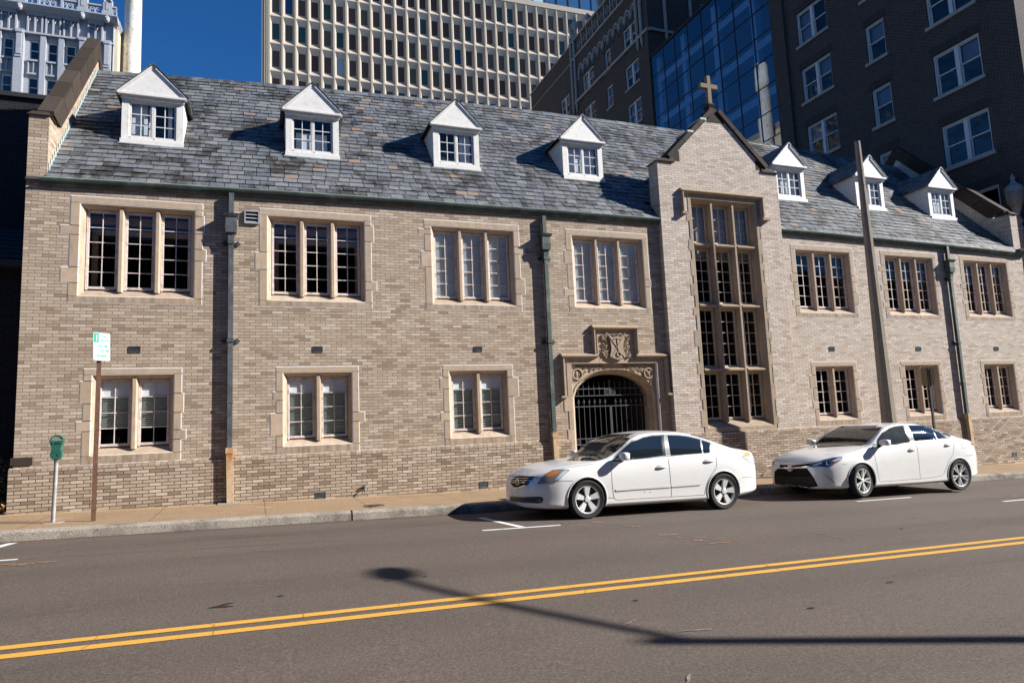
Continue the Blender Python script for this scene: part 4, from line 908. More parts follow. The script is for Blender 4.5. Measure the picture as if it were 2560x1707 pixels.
# shrub at the left corner of the hall
def leafmat(name, a, b_):
    m, nt, b = newmat(name); g = nt.nodes.new('ShaderNodeNewGeometry').outputs['Random Per Island']
    nt.links.new(ramp(nt, g, [(0, a), (1, b_)]), b.inputs['Base Color']); b.inputs['Roughness'].default_value = .5; return m
M['leaf'] = leafmat('dark_green_leaf', (.02, .038, .016), (.07, .10, .04)); M['leaf_dry'] = leafmat('dry_brown_leaf', (.12, .06, .02), (.32, .18, .06))
SB = empty('shrub', (-7.25, .25, gz(-7.2)), 'small leafy shrub with dry leaves at the left corner of the brick hall', 'shrub')
RB = random.Random(31)
def leaves(n, cx, cy, cz, rx, ry, rz, s, mat, name):
    mb = MB()
    for k in range(n):
        while True:
            u, v, w = (RB.uniform(-1, 1) for _ in range(3))
            if u * u + v * v + w * w < 1: break
        p = Vector((cx + u * rx, cy + v * ry, cz + w * rz)); a = Vector((RB.gauss(0, 1), RB.gauss(0, 1), RB.gauss(0, 1))).normalized(); b = a.cross(Vector((RB.gauss(0, 1), RB.gauss(0, 1), RB.gauss(0, 1)))).normalized()
        L = s * RB.uniform(.6, 1.3)
        mb.face([p - a * L, p + b * L * .45, p + a * L, p - b * L * .45])
    return mb.build(name, mat, SB)
g0 = gz(-7.2)
leaves(900, -7.3, .35, g0 + .55, .42, .5, .55, .035, M['leaf'], 'foliage'); leaves(220, -7.12, .05, g0 + .10, .35, .35, .14, .035, M['leaf_dry'], 'dry_leaves')
mb = MB()
for k in range(9): mb.tube([(-7.3, .35, g0 - .05), (-7.3 + RB.uniform(-.2, .2), .35 + RB.uniform(-.2, .2), g0 + .5), (-7.3 + RB.uniform(-.35, .35), .35 + RB.uniform(-.4, .4), g0 + .95)], [.014, .01, .004], 5)
mb.build('stems', M['post_brown'], SB)
# ------------------------------------------------------------------ the parked cars
CAMP = Vector((-2.7773958, -14.6530844, 1.3439259)); _R = None
from mathutils import Euler
CAMR = Euler((1.69326094, .04280671, -.35819764), 'XYZ').to_matrix(); CF = 1703.879
def pray(px, py): return (CAMR @ Vector(((px - 1280) / CF, (853.5 - py) / CF, -1))).normalized()   # survey ray of the measuring camera
def crop(ox, oy, w, W): s = w / W; return lambda x, y: (ox + x * s, oy + y * s)
def pchip(xs, ys):
    n = len(xs); h = [xs[i + 1] - xs[i] for i in range(n - 1)]; d = [(ys[i + 1] - ys[i]) / h[i] for i in range(n - 1)]
    m = [d[0]] + [0 if d[i - 1] * d[i] <= 0 else 3 * (h[i - 1] + h[i]) / ((2 * h[i] + h[i - 1]) / d[i - 1] + (h[i] + 2 * h[i - 1]) / d[i]) for i in range(1, n - 1)] + [d[-1]]
    def f(x):
        if x <= xs[0]: return ys[0]
        if x >= xs[-1]: return ys[-1]
        i = max(k for k in range(n - 1) if xs[k] <= x); t = (x - xs[i]) / h[i]
        return ys[i] * (1 + 2 * t) * (1 - t) ** 2 + h[i] * m[i] * t * (1 - t) ** 2 + ys[i + 1] * t * t * (3 - 2 * t) + h[i] * m[i + 1] * t * t * (t - 1)
    return f
def carpaint():
    m, nt, b = newmat('white_car_paint'); p = objc(nt); b.inputs['Roughness'].default_value = .32; b.inputs['Coat Weight'].default_value = .7; b.inputs['Coat Roughness'].default_value = .06
    sp = nd(nt, 'ShaderNodeSeparateXYZ', i_Vector=p).outputs
    c = ramp(nt, noise(nt, 5, 5, .6, vec=p), [(.35, (.635, .63, .62)), (.65, (.66, .66, .655))])
    k = mth(nt, 'MULTIPLY', mth(nt, 'MULTIPLY', mth(nt, 'SUBTRACT', .34, sp[2]), 2.2, clamp=True), noise(nt, 9, 5, .7, vec=p), clamp=True)
    nt.links.new(mixc(nt, k, c, (.42, .38, .32)), b.inputs['Base Color']); return m
M['car'] = carpaint()
def simple(name, col, rough, metal=0.0, coat=0.0, spec=.5):
    m, nt, b = newmat(name); b.inputs['Base Color'].default_value = (*col, 1); b.inputs['Roughness'].default_value = rough; b.inputs['Metallic'].default_value = metal; b.inputs['Coat Weight'].default_value = coat; b.inputs['Specular IOR Level'].default_value = spec
    nz = noise(nt, 12, 3, vec=objc(nt)); nt.links.new(ramp(nt, nz, [(.3, max(0.01, rough * .85)), (.7, min(1, rough * 1.15))]), b.inputs['Roughness']); return m
M['car_glass'] = simple('dark_tinted_glass', (.012, .017, .021), .05, 0, 0, 1.0); M['front_glass'] = simple('dark_door_glass', (.018, .026, .034), .7, 0, 0, .02); M['car_trim'] = simple('black_trim', (.012, .012, .013), .35); M['seam'] = simple('dark_panel_gap', (.15, .15, .155), .8)
M['tyre'] = plain('black_tyre_rubber', (.014, .014, .014), .75, var=.2, vs=30); M['rim'] = simple('silver_wheel', (.66, .66, .66), .35, .25); M['rim_dark'] = simple('dark_wheel', (.03, .03, .032), .4, .5)
M['lens'] = simple('cloudy_headlamp', (.17, .17, .14), .12, 0, .8); M['amber'] = simple('amber_lens', (.55, .17, .03), .15, 0, .8); M['amber2'] = simple('bright_amber_lens', (.85, .30, .03), .15, 0, .8); M['chrome'] = simple('chrome', (.75, .74, .72), .10, 1.0)
M['lens_dark'] = simple('black_headlamp', (.035, .045, .065), .05, 0, 1.0, 1.0); M['red'] = simple('red_lens', (.42, .012, .015), .1, 0, 1.0); M['lens_clear'] = simple('clear_lens', (.55, .56, .62), .08, .2, 1.0); M['gloss_black'] = simple('gloss_black_grille', (.005, .005, .006), .5, 0, 0, .08)
M['pillar'] = simple('grey_pillar', (.32, .33, .34), .3, .3); M['under'] = simple('black_underbody', (.006, .006, .006), .9)
class Car:
    def __init__(s, name, label, x0, yc, dz, tab, group=None):
        s.root = empty(name, (x0, yc, gz(x0, RC) + dz), label, 'car', group, (0, -GS, 0))
        s.Mw = Matrix.Translation(s.root.location) @ Euler((0, -GS, 0)).to_matrix().to_4x4(); s.Mi = s.Mw.inverted()
        s.o = s.Mi @ CAMP; s.R3 = s.Mi.to_3x3()
        S = tab['s']; fn = {k: pchip(*tab[k]) if isinstance(tab[k], tuple) else pchip(S, tab[k]) for k in tab if k != 's'}
        n = 110; st = []
        for i in range(n + 1):
            t = i / n; st.append(S[0] + (S[-1] - S[0]) * (t + .10 * sin(2 * pi * t) * -.8))
        secs = []
        for x in st:
            v = {k: f(x) for k, f in fn.items()}; P = [(0, v['zb']), (v['wm'] * .45, v['zb']), (v['wm'] * .90, v['zb'])]
            c = [(v['wm'] * .86, v['zb']), (v['wm'] * .975, v['zb'] + .035), (v['wm'] * .985, v['zb'] + .14), (v['wm'], v['zm']), (v['wb'] + (v['wm'] - v['wb']) * .55, v['zk'] - (v['zk'] - v['zm']) * .28), (v['wb'], v['zk'])]
            for k in range(1, len(c) - 1):
                p0, p1, p2, p3 = c[max(k - 1, 0)], c[k], c[k + 1], c[min(k + 2, len(c) - 1)]
                for q in range(4):
                    u = q / 4; P.append(tuple(.5 * (2 * p1[a] + (p2[a] - p0[a]) * u + (2 * p0[a] - 5 * p1[a] + 4 * p2[a] - p3[a]) * u * u + (3 * p1[a] - p0[a] - 3 * p2[a] + p3[a]) * u ** 3) for a in (0, 1)))
            P.append(c[-1]); b0 = (v['wb'] - .012, v['zk'] + .006)
            for q in range(0, 8): u = q / 8; P.append((b0[0] + (v['wc'] - b0[0]) * (u - .05 * sin(pi * u)) + .03 * sin(pi * u) * min(1, (v['zc'] - v['zk']) * 3), b0[1] + (v['zc'] - b0[1]) * u))
            for q in range(0, 11): u = q / 10; P.append((v['wc'] * (1 - u), v['zc'] + (v['zt'] - v['zc']) * (1 - (1 - u) ** 2.3)))
            secs.append(P)
        k = len(secs[0]); V = []; F = []
        m = 2 * k - 2
        for x, P in zip(st, secs):
            V += [(x, -y, z) for y, z in P] + [(x, y, z) for y, z in P[-2:0:-1]]
        for i in range(n):
            for j in range(m): F.append((i * m + j, i * m + (j + 1) % m, (i + 1) * m + (j + 1) % m, (i + 1) * m + j))
        F += [tuple(range(m - 1, -1, -1)), tuple(n * m + j for j in range(m))]
        mb = MB().add(V, F); body = mb.build('body', [M['car'], M['under']], None, True, True)
        cut = []
        for hx, r in tab_arch(tab):
            for sd in (-1, 1):
                c = MB(); c.lathe([(r, .52 * sd), (r, 1.3 * sd)], (hx, 0, .318), 40, 'y', 0); cut.append(c.build('cutter', [M['under']], None, False, True))
        for c in cut:
            bm_ = bmesh.new(); bm_.from_mesh(c.data); bmesh.ops.recalc_face_normals(bm_, faces=bm_.faces); bm_.to_mesh(c.data); bm_.free()
        bm_ = bmesh.new(); bm_.from_mesh(body.data); bmesh.ops.recalc_face_normals(bm_, faces=bm_.faces); bm_.to_mesh(body.data); bm_.free()
        s.bvh_full = BVHTree.FromPolygons([v.co[:] for v in body.data.vertices], [p.vertices[:] for p in body.data.polygons])
        for c in cut:
            md = body.modifiers.new('arch', 'BOOLEAN'); md.operation = 'DIFFERENCE'; md.object = c; md.solver = 'EXACT'
            try: md.material_mode = 'TRANSFER'
            except Exception: pass
        dg = bpy.context.evaluated_depsgraph_get(); me = bpy.data.meshes.new_from_object(body.evaluated_get(dg)); body.modifiers.clear(); body.data = me
        for c in cut: bpy.data.objects.remove(c)
        me.polygons.foreach_set('use_smooth', [True] * len(me.polygons)); me.set_sharp_from_angle(angle=radians(38))
        body.parent = s.root; s.body = body; s.bvh = s.bvh_full
    def hit(s, p):
        d = (s.R3 @ pray(*p)).normalized(); h = s.bvh.ray_cast(s.o, d)
        if h[0] is not None and h[1].dot(d) < -.04: return h[0], (h[1] if h[1].dot(d) < 0 else -h[1])
        t = (Vector((1.3, -.6, .6)) - s.o).length; best = None
        for k in range(-26, 36):
            r = s.bvh.find_nearest(s.o + d * (t + k * .1))
            if best is None or r[3] < best[3]: best = r
        return best[0], best[1]
    def patch(s, name, pts, mat, off=.004, parent=None, res=4, mirror=True, label=None):
        bm = bmesh.new(); vs = [bm.verts.new((x, y, 0)) for x, y in pts]; bm.faces.new(vs); bmesh.ops.triangulate(bm, faces=bm.faces[:])
        for it in range(6):
            L = [e for e in bm.edges if e.calc_length() > res]
            if not L: break
            bmesh.ops.subdivide_edges(bm, edges=L, cuts=1); bmesh.ops.triangulate(bm, faces=bm.faces[:])
        for v in bm.verts:
            p, n = s.hit((v.co.x, v.co.y)); v.co = p + n * off
        bmesh.ops.recalc_face_normals(bm, faces=bm.faces[:])
        me = bpy.data.meshes.new(name); bm.to_mesh(me); bm.free(); me.materials.append(mat); me.polygons.foreach_set('use_smooth', [True] * len(me.polygons))
        o = bpy.data.objects.new(name, me); COL.objects.link(o); o.parent = parent or s.root
        if mirror:
            m2 = me.copy()
            for v in m2.vertices: v.co.y = -v.co.y
            m2.flip_normals(); o2 = bpy.data.objects.new(name, m2); COL.objects.link(o2); o2.parent = parent or s.root
        return o
    def line(s, pts, w=.006, off=.003, mb=None, seg=6, thick=None, mirror=True):
        """a thin strip following the surface along a polyline"""
        P = []
        for a, b in zip(pts, pts[1:]):
            n = max(1, int(sqrt((a[0] - b[0]) ** 2 + (a[1] - b[1]) ** 2) / seg))
            P += [(a[0] + (b[0] - a[0]) * i / n, a[1] + (b[1] - a[1]) * i / n) for i in range(n)]
        P.append(pts[-1]); H = [s.hit(p) for p in P]; n0 = len(mb.v); V = []
        for i, (p, n) in enumerate(H):
            d = (H[min(i + 1, len(H) - 1)][0] - H[max(i - 1, 0)][0]).normalized(); q = d.cross(n).normalized() * w / 2
            V += [p + q + n * off, p - q + n * off]
        for sg in ((1, -1) if mirror else (1,)):
            mb.add([(v.x, v.y * sg, v.z) for v in V], [(2 * i, 2 * i + 1, 2 * i + 3, 2 * i + 2) for i in range(len(H) - 1)])
    def bar(s, a, b, r, mb, lift=.02, n=8, flat=.55):
        pa, na = s.hit(a); pb, nb = s.hit(b); pts = []; rr = []
        for i in range(n + 1):
            t = i / n; h = sin(pi * t) ** .5 if 0 < t < 1 else 0
            pts.append(pa.lerp(pb, t) + na.lerp(nb, t) * (lift * h + .004)); rr.append(r * (.45 + .55 * h))
        for sg in (1, -1): mb.tube([(p.x, p.y * sg, p.z) for p in pts], rr, 8)
    def wheel(s, x, y, r, style, steer=0.0, rimr=.215):
        sd = -1 if y < 0 else 1; mb = MB(); h = .10
        mb.lathe([(rimr * .98, .02), (rimr * .99, h - .005), (rimr * 1.05, h), (rimr * 1.05, h - .02)], (0, 0, 0), 40, 'y', caps=False)
        if style == 'cover':
            for k in range(5):
                a = k * 2 * pi / 5 + pi / 2
                def P(rr, da, yy): return (rr * cos(a + da), yy, rr * sin(a + da))
                mb.hexa([P(.055, -.55, .045), P(.055, .55, .045), P(rimr * .97, .27, .055), P(rimr * .97, -.27, .055)], [P(.055, -.55, h - .022), P(.055, .55, h - .022), P(rimr * .97, .25, h - .004), P(rimr * .97, -.25, h - .004)])
            mb.lathe([(.06, .04), (.06, h - .02), (.045, h - .008), (.001, h - .004)], (0, 0, 0), 20, 'y')
        else:
            for k in range(5):
                for dd in (-.17, .17):
                    a = k * 2 * pi / 5 + pi / 2 + dd * .55
                    def P(rr, da, yy): return (rr * cos(a + da), yy, rr * sin(a + da))
                    mb.hexa([P(.045, -.20, .04), P(.045, .20, .04), P(rimr * .97, dd * .55 + .055, .055), P(rimr * .97, dd * .55 - .055, .055)], [P(.045, -.16, h - .02), P(.045, .16, h - .02), P(rimr * .97, dd * .55 + .04, h - .006), P(rimr * .97, dd * .55 - .04, h - .006)])
            mb.lathe([(.05, .04), (.05, h - .022), (.03, h - .012), (.001, h - .01)], (0, 0, 0), 20, 'y')
        dk = MB(); dk.lathe([(rimr * .985, .0), (rimr * .985, .035), (.001, .036)], (0, 0, 0), 32, 'y')
        for k in range(5): a = k * 2 * pi / 5 + pi / 2 + pi / 5; dk.lathe([(.014, .0), (.014, h - .012), (.001, h - .012)], (.057 * cos(a), 0, .057 * sin(a)), 8, 'y')
        ty = MB(); ty.lathe([(rimr * 1.04, -h), (rimr * 1.10, -h - .004), (r * .93, -h - .012), (r * .985, -h + .012), (r, -h + .03), (r, h - .03), (r * .985, h - .012), (r * .93, h + .012), (rimr * 1.10, h + .004), (rimr * 1.04, h)], (0, 0, 0), 48, 'y', caps=False)
        for q in (.3, .7): ty.lathe([(r * .86, h + .0075), (r * .855, h + .0105), (r * .85, h + .0075)], (0, 0, 0), 48, 'y', caps=False)
        f = lambda x_, y_, z_: (x_, y_ * sd, z_)
        for m_ in (mb, dk, ty): m_.xf(f)
        wl = mb.build('wheel', M['rim'], s.root, True, True, angle=30); wl.location = (x, y, r); wl.rotation_euler = (0, random.uniform(0, 1) if style != 'cover' else .08 * x, steer)
        dk.build('brake_disc', M['rim_dark'], wl, True, True, angle=30); ty.build('tyre', M['tyre'], wl, True, True, angle=35)
    def lips(s, hubs, r):
        for hx in hubs:
            for sg in (1, -1):
                pts = []
                for i in range(25):
                    a = radians(-18 + 216 * i / 24); x, z = hx + r * cos(a), .318 + r * sin(a)
                    h = s.bvh_full.ray_cast(Vector((x, -3, z)), Vector((0, 1, 0)))
                    if h[0] is not None: pts.append((x, h[0].y * sg * 1.0 - .000 * sg, z))
                mb = MB()
                if len(pts) > 3: mb.tube(pts, .0135, 8); mb.build('arch_lip', M['car'], s.root, True, True)
    def mirror_shell(s, p, y, w, h, d=.11):
        dvec = s.R3 @ pray(*p); t = (y - s.o.y) / dvec.y; c = s.o + dvec * t
        for sg in (1, -1):
            mb = MB(); mb.ball((0, 0, 0), 1, (1, 1, 1), 12)
            def f(x_, y_, z_):
                q = lambda a: math.copysign(abs(a) ** .62, a)
                return (c.x + d * .5 * q(x_) * 1.35, (c.y + w * .5 * q(y_)) * sg, c.z + h * .5 * q(z_) * (1 - .12 * y_))
            mb.xf(f); o = mb.build('wing_mirror', M['car'], s.root, True, True)
            ft = MB(); ft.tube([(c.x + .02, (c.y + w * .45) * sg, c.z - h * .38), (c.x + .05, (c.y + w * .5 + .09) * sg, c.z - h * .55)], [.03, .045], 8); ft.build('mirror_foot', M['car_trim'], o, True, True)
            gl = MB(); gl.box(c.x + d * .62, c.x + d * .66, *sorted(((c.y - w * .40) * sg, (c.y + w * .40) * sg)), c.z - h * .36, c.z + h * .38); gl.build('mirror_glass', M['chrome'], o, False, True)
    def rear_view(s, name, poly, mat, off, front=False):     # outlines in (y, z) laid on from the front or the back
        bm = bmesh.new(); vs = [bm.verts.new((y, z, 0)) for y, z in poly]; bm.faces.new(vs); bmesh.ops.triangulate(bm, faces=bm.faces[:])
        for it in range(6):
            L = [e for e in bm.edges if e.calc_length() > .06]
            if not L: break
            bmesh.ops.subdivide_edges(bm, edges=L, cuts=1); bmesh.ops.triangulate(bm, faces=bm.faces[:])
        for v in bm.verts:
            h = s.bvh.ray_cast(Vector((-4 if front else 7, v.co.x, v.co.y)), Vector((1 if front else -1, 0, 0)))
            if h[0] is None: h = s.bvh.find_nearest(Vector((-1 if front else 3.6, v.co.x, v.co.y)))
            v.co = h[0] + h[1] * off
        bmesh.ops.recalc_face_normals(bm, faces=bm.faces[:]); me = bpy.data.meshes.new(name); bm.to_mesh(me); bm.free(); me.materials.append(mat); me.polygons.foreach_set('use_smooth', [True] * len(me.polygons))
        o = bpy.data.objects.new(name, me); COL.objects.link(o); o.parent = s.root; return o
def tab_arch(tab): return ((0.0, .352), (2.70, .352))
A = crop(1260, 1060, 320, 2007); B = crop(1560, 1060, 360, 2258)
def LA(*q): return [A(*p) for p in q]
def LB(*q): return [B(*p) for p in q]
S_ = [-1.0, -.985, -.93, -.80, -.62, -.42, 0, .35, .6, .9, 1.25, 1.6, 2.0, 2.3, 2.6, 2.9, 3.17, 3.43, 3.60, 3.71, 3.75]
TA = dict(s=S_,
 wm=[.12, .27, .48, .68, .79, .845, .87, .87, .87, .87, .87, .87, .87, .87, .87, .865, .84, .77, .64, .40, .20],
 wb=[.08, .20, .40, .58, .70, .765, .795, .80, .805, .81, .81, .81, .81, .805, .80, .78, .75, .69, .56, .34, .16],
 wc=[.06, .16, .34, .50, .60, .68, .74, .75, .735, .69, .615, .595, .60, .61, .635, .66, .675, .63, .50, .28, .12],
 zb=[.24, .215, .20, .19, .18, .175, .17, .17, .17, .17, .17, .17, .17, .17, .175, .19, .22, .25, .28, .31, .34],
 zm=[.44, .45, .47, .52, .56, .60, .62, .63, .64, .64, .65, .66, .67, .68, .69, .69, .68, .65, .62, .58, .56],
 zk=[.60, .62, .65, .70, .755, .80, .865, .905, .925, .935, .945, .955, .965, .975, .985, .995, .995, .975, .94, .88, .83],
 zc=[.61, .635, .67, .725, .785, .83, .885, .93, 1.035, 1.235, 1.345, 1.362, 1.335, 1.285, 1.205, 1.105, 1.03, 1.0, .965, .90, .85],
 zt=[.62, .645, .685, .755, .82, .865, .92, .965, 1.085, 1.255, 1.375, 1.405, 1.395, 1.365, 1.30, 1.19, 1.09, 1.04, 1.00, .935, .87])
def altima(x0, yc, label, group=None):
    c = Car('parked_car', label, x0, yc, 0.0, TA, group)
    c.patch('windscreen', LA((985, 570), (1150, 465), (1290, 380), (1420, 310), (1560, 250), (1640, 214), (1780, 208), (1985, 214), (1920, 295), (1840, 370), (1740, 450), (1640, 515), (1540, 553), (1440, 572)), M['car_glass'], .006, mirror=False)
    c.rear_view('windscreen', [(-.62, .96), (.70, .96), (.56, 1.34), (-.4, 1.36)], M['car_glass'], .003, True); c.rear_view('rear_screen', [(-.62, 1.07), (.62, 1.07), (.55, 1.31), (-.55, 1.31)], M['car_glass'], .004)
    c.patch('window_trim', LA((1672, 592), (1740, 490), (1840, 385), (1925, 305), (2000, 245)) + LB((170, 248), (290, 200), (430, 170), (600, 162), (860, 166), (1010, 183), (1200, 228), (1360, 284), (1405, 325), (1418, 448), (1000, 480), (620, 515), (140, 560)), M['pillar'], .004)
    c.patch('side_window', LA((1700, 585), (1770, 490), (1855, 405), (1930, 335), (2000, 275)) + LB((195, 258), (300, 213), (430, 186), (585, 180), (606, 503), (400, 525), (150, 550)), M['car_glass'], .0075)
    c.patch('side_window', LB((680, 176), (850, 181), (1000, 198), (1186, 243), (1222, 458), (735, 492)), M['car_glass'], .0075)
    c.patch('quarter_window', LB((1215, 254), (1345, 296), (1343, 448), (1248, 457)), M['car_glass'], .0075)
    c.patch('door_pillar', LB((592, 172), (618, 168), (652, 500), (616, 506)), M['car_trim'], .009)
    c.patch('mirror_corner', LA((1685, 590), (1760, 495), (1800, 470), (1800, 578)), M['car_trim'], .007)
    h = c.patch('headlight', LA((515, 942), (580, 850), (660, 775), (760, 722), (880, 705), (1000, 712), (1035, 720), (1000, 745), (935, 800), (880, 860), (815, 910), (660, 930)), M['lens'], .006)
    c.patch('indicator', LA((655, 810), (740, 748), (830, 735), (868, 742), (830, 788), (740, 826), (670, 832)), M['amber'], .008, h)
    c.patch('reflector', LA((790, 880), (850, 815), (900, 760), (960, 725), (1010, 724), (930, 795), (870, 860)), M['lens_clear'], .0075, h)
    g = c.patch('grille', LA((105, 925), (130, 870), (165, 825), (240, 812), (490, 820), (450, 880), (390, 940), (290, 965), (215, 985), (170, 985), (125, 950)), M['gloss_black'], .003, mirror=False, res=5)
    mb = MB(); c.line(LA((108, 940), (140, 985), (160, 1008), (225, 1008), (262, 982), (385, 945), (440, 890), (492, 822)), .017, .007, mb, mirror=False)
    for q in (((150, 848), (470, 850)), ((135, 880), (440, 884)), ((118, 912), (395, 916))): c.line(LA(*q), .010, .006, mb, mirror=False)
    mb.build('grille_bar', M['chrome'], g, True, True)
    mb = MB(); n = 20; ring = []
    for i in range(n): p, nn = c.hit(A(222 + 30 * cos(2 * pi * i / n), 908 + 42 * sin(2 * pi * i / n))); ring.append(p + nn * .012)
    mb.tube(ring, .0065, 6, closed=True); p0, n0 = c.hit(A(188, 910)); p1, n1 = c.hit(A(256, 905)); mb.tube([p0 + n0 * .014, p1 + n1 * .014], .009, 6); mb.build('emblem', M['chrome'], g, True, True)
    lo = c.patch('lower_intake', LA((95, 1128), (300, 1140), (560, 1132), (608, 1145), (620, 1180), (600, 1225), (540, 1240), (300, 1232), (110, 1205), (95, 1160)), M['car_trim'], .003, mirror=False, res=5)
    mb = MB(); c.line(LA((100, 1175), (480, 1190)), .012, .006, mb, mirror=False); mb.build('intake_bar', M['under'], lo, True, True)
    mb = MB(); p, n0 = c.hit(A(555, 1185)); mb.ball(p + n0 * .005, .032, (1, .5, 1), 8); mb.build('fog_lamp', M['lens_dark'], lo, True, True)
    t = c.patch('tail_light', LB((1790, 437), (1960, 440), (2000, 500), (2035, 580), (2044, 630), (2000, 620), (1900, 550), (1840, 510), (1805, 505)), M['lens_clear'], .005)
    c.patch('tail_indicator', LB((1836, 442), (1958, 445), (1970, 498), (1848, 503)), M['amber2'], .008, t); c.patch('tail_edge', LB((1792, 439), (1833, 441), (1842, 504), (1806, 503)), M['car_trim'], .008, t)
    mb = MB(); W = .0075
    for q in (LA((1690, 592), (1684, 720), (1700, 950), (1718, 1120), (1745, 1178), (1800, 1188)) + LB((0, 1180), (745, 1136), (1262, 1106)), LB((688, 508), (705, 620), (725, 800), (738, 960), (748, 1135)), LB((1415, 450), (1448, 530), (1452, 670), (1430, 710), (1370, 790), (1310, 900), (1280, 1000), (1262, 1106)),
              LA((1440, 580), (1390, 620), (1290, 640), (1100, 665), (900, 692)), LA((495, 838), (580, 838), (600, 830)), LA((830, 893), (960, 886), (1090, 888)), LA((1605, 1150), (1730, 1155)), LB((1745, 395), (1790, 430)), LB((1850, 835), (2080, 822))): c.line(q, W, .0025, mb)
    mb.build('panel_gap', M['seam'], c.root, True, True)
    mb = MB(); c.line(LA((1752, 1028), (1990, 1010)) + LB((100, 1008), (732, 968)), .036, .010, mb); c.line(LB((745, 966), (1204, 932)), .036, .010, mb); o = mb.build('door_moulding', M['car'], c.root, True, True)
    mb = MB(); c.line(LA((1752, 1046), (1990, 1030)) + LB((100, 1028), (732, 988)), .006, .011, mb); c.line(LB((745, 986), (1204, 952)), .006, .011, mb); mb.build('painted_moulding_shadow', M['seam'], o, True, True)  # dark strip painted as the shadow line under the moulding
    for a, b in ((B(498, 682), B(668, 664)), (B(1245, 586), B(1412, 572))):
        mb = MB(); c.bar(a, b, .017, mb, .022); mb.build('door_handle', M['car'], c.root, True, True)
        mb = MB(); ce = ((a[0] + b[0]) / 2 - 2, (a[1] + b[1]) / 2); c.line([(ce[0] - 8, ce[1] - 1.5), (ce[0] + 6, ce[1] - 2)], .034, .004, mb); mb.build('handle_recess', M['pillar'], c.root, True, True)
    mb = MB()
    for q in (B(330, 1058), B(412, 1058), B(1812, 866)):
        p, n0 = c.hit(q); mb.ball(p, .010, (1, .6, 1), 6)
    mb.build('rust_spot', M['rust'], c.root, False, True)
    c.mirror_shell(A(1888, 505), -.955, .20, .135)
    for hx in (0, 2.70):
        for y in (-.775, .775): c.wheel(hx, y, .312, 'cover')
    c.lips((0, 2.70), .356)
    return c
altima(2.313, -3.55, 'older white sedan with silver five spoke wheels and orange tail lamp, nearest the arched gate')
S2_ = [-.98, -.965, -.91, -.78, -.60, -.42, 0, .35, .6, .9, 1.2, 1.5, 1.9, 2.25, 2.6, 2.9, 3.15, 3.35, 3.48, 3.57, 3.60]
TB = dict(s=S2_,
 wm=[.22, .38, .58, .74, .82, .855, .88, .88, .88, .88, .88, .88, .88, .88, .88, .875, .85, .79, .68, .44, .24],
 wb=[.18, .32, .50, .63, .72, .775, .80, .805, .81, .815, .815, .815, .815, .81, .80, .785, .765, .71, .60, .38, .20],
 wc=[.14, .28, .44, .55, .62, .69, .745, .75, .73, .675, .62, .605, .61, .625, .65, .67, .685, .64, .53, .32, .15],
 zb=[.22, .20, .185, .18, .175, .17, .17, .17, .17, .17, .17, .17, .175, .18, .19, .21, .24, .27, .30, .34, .37],
 zm=[.42, .43, .46, .52, .57, .61, .63, .64, .65, .66, .67, .68, .69, .71, .72, .72, .71, .69, .66, .62, .60],
 zk=[.60, .62, .65, .70, .755, .80, .88, .935, .965, .985, 1.0, 1.02, 1.045, 1.065, 1.075, 1.055, 1.025, .99, .95, .89, .85],
 zc=[.62, .64, .68, .735, .79, .835, .90, .965, 1.13, 1.31, 1.38, 1.395, 1.385, 1.315, 1.20, 1.115, 1.055, 1.02, .98, .91, .87],
 zt=[.63, .66, .70, .775, .835, .875, .935, .99, 1.15, 1.325, 1.41, 1.43, 1.425, 1.385, 1.295, 1.19, 1.10, 1.055, 1.015, .94, .89])
K = crop(1920, 1040, 280, 1996); L_ = crop(2160, 1040, 320, 2352)
def LK(*q): return [K(*p) for p in q]
def LL(*q): return [L_(*p) for p in q]
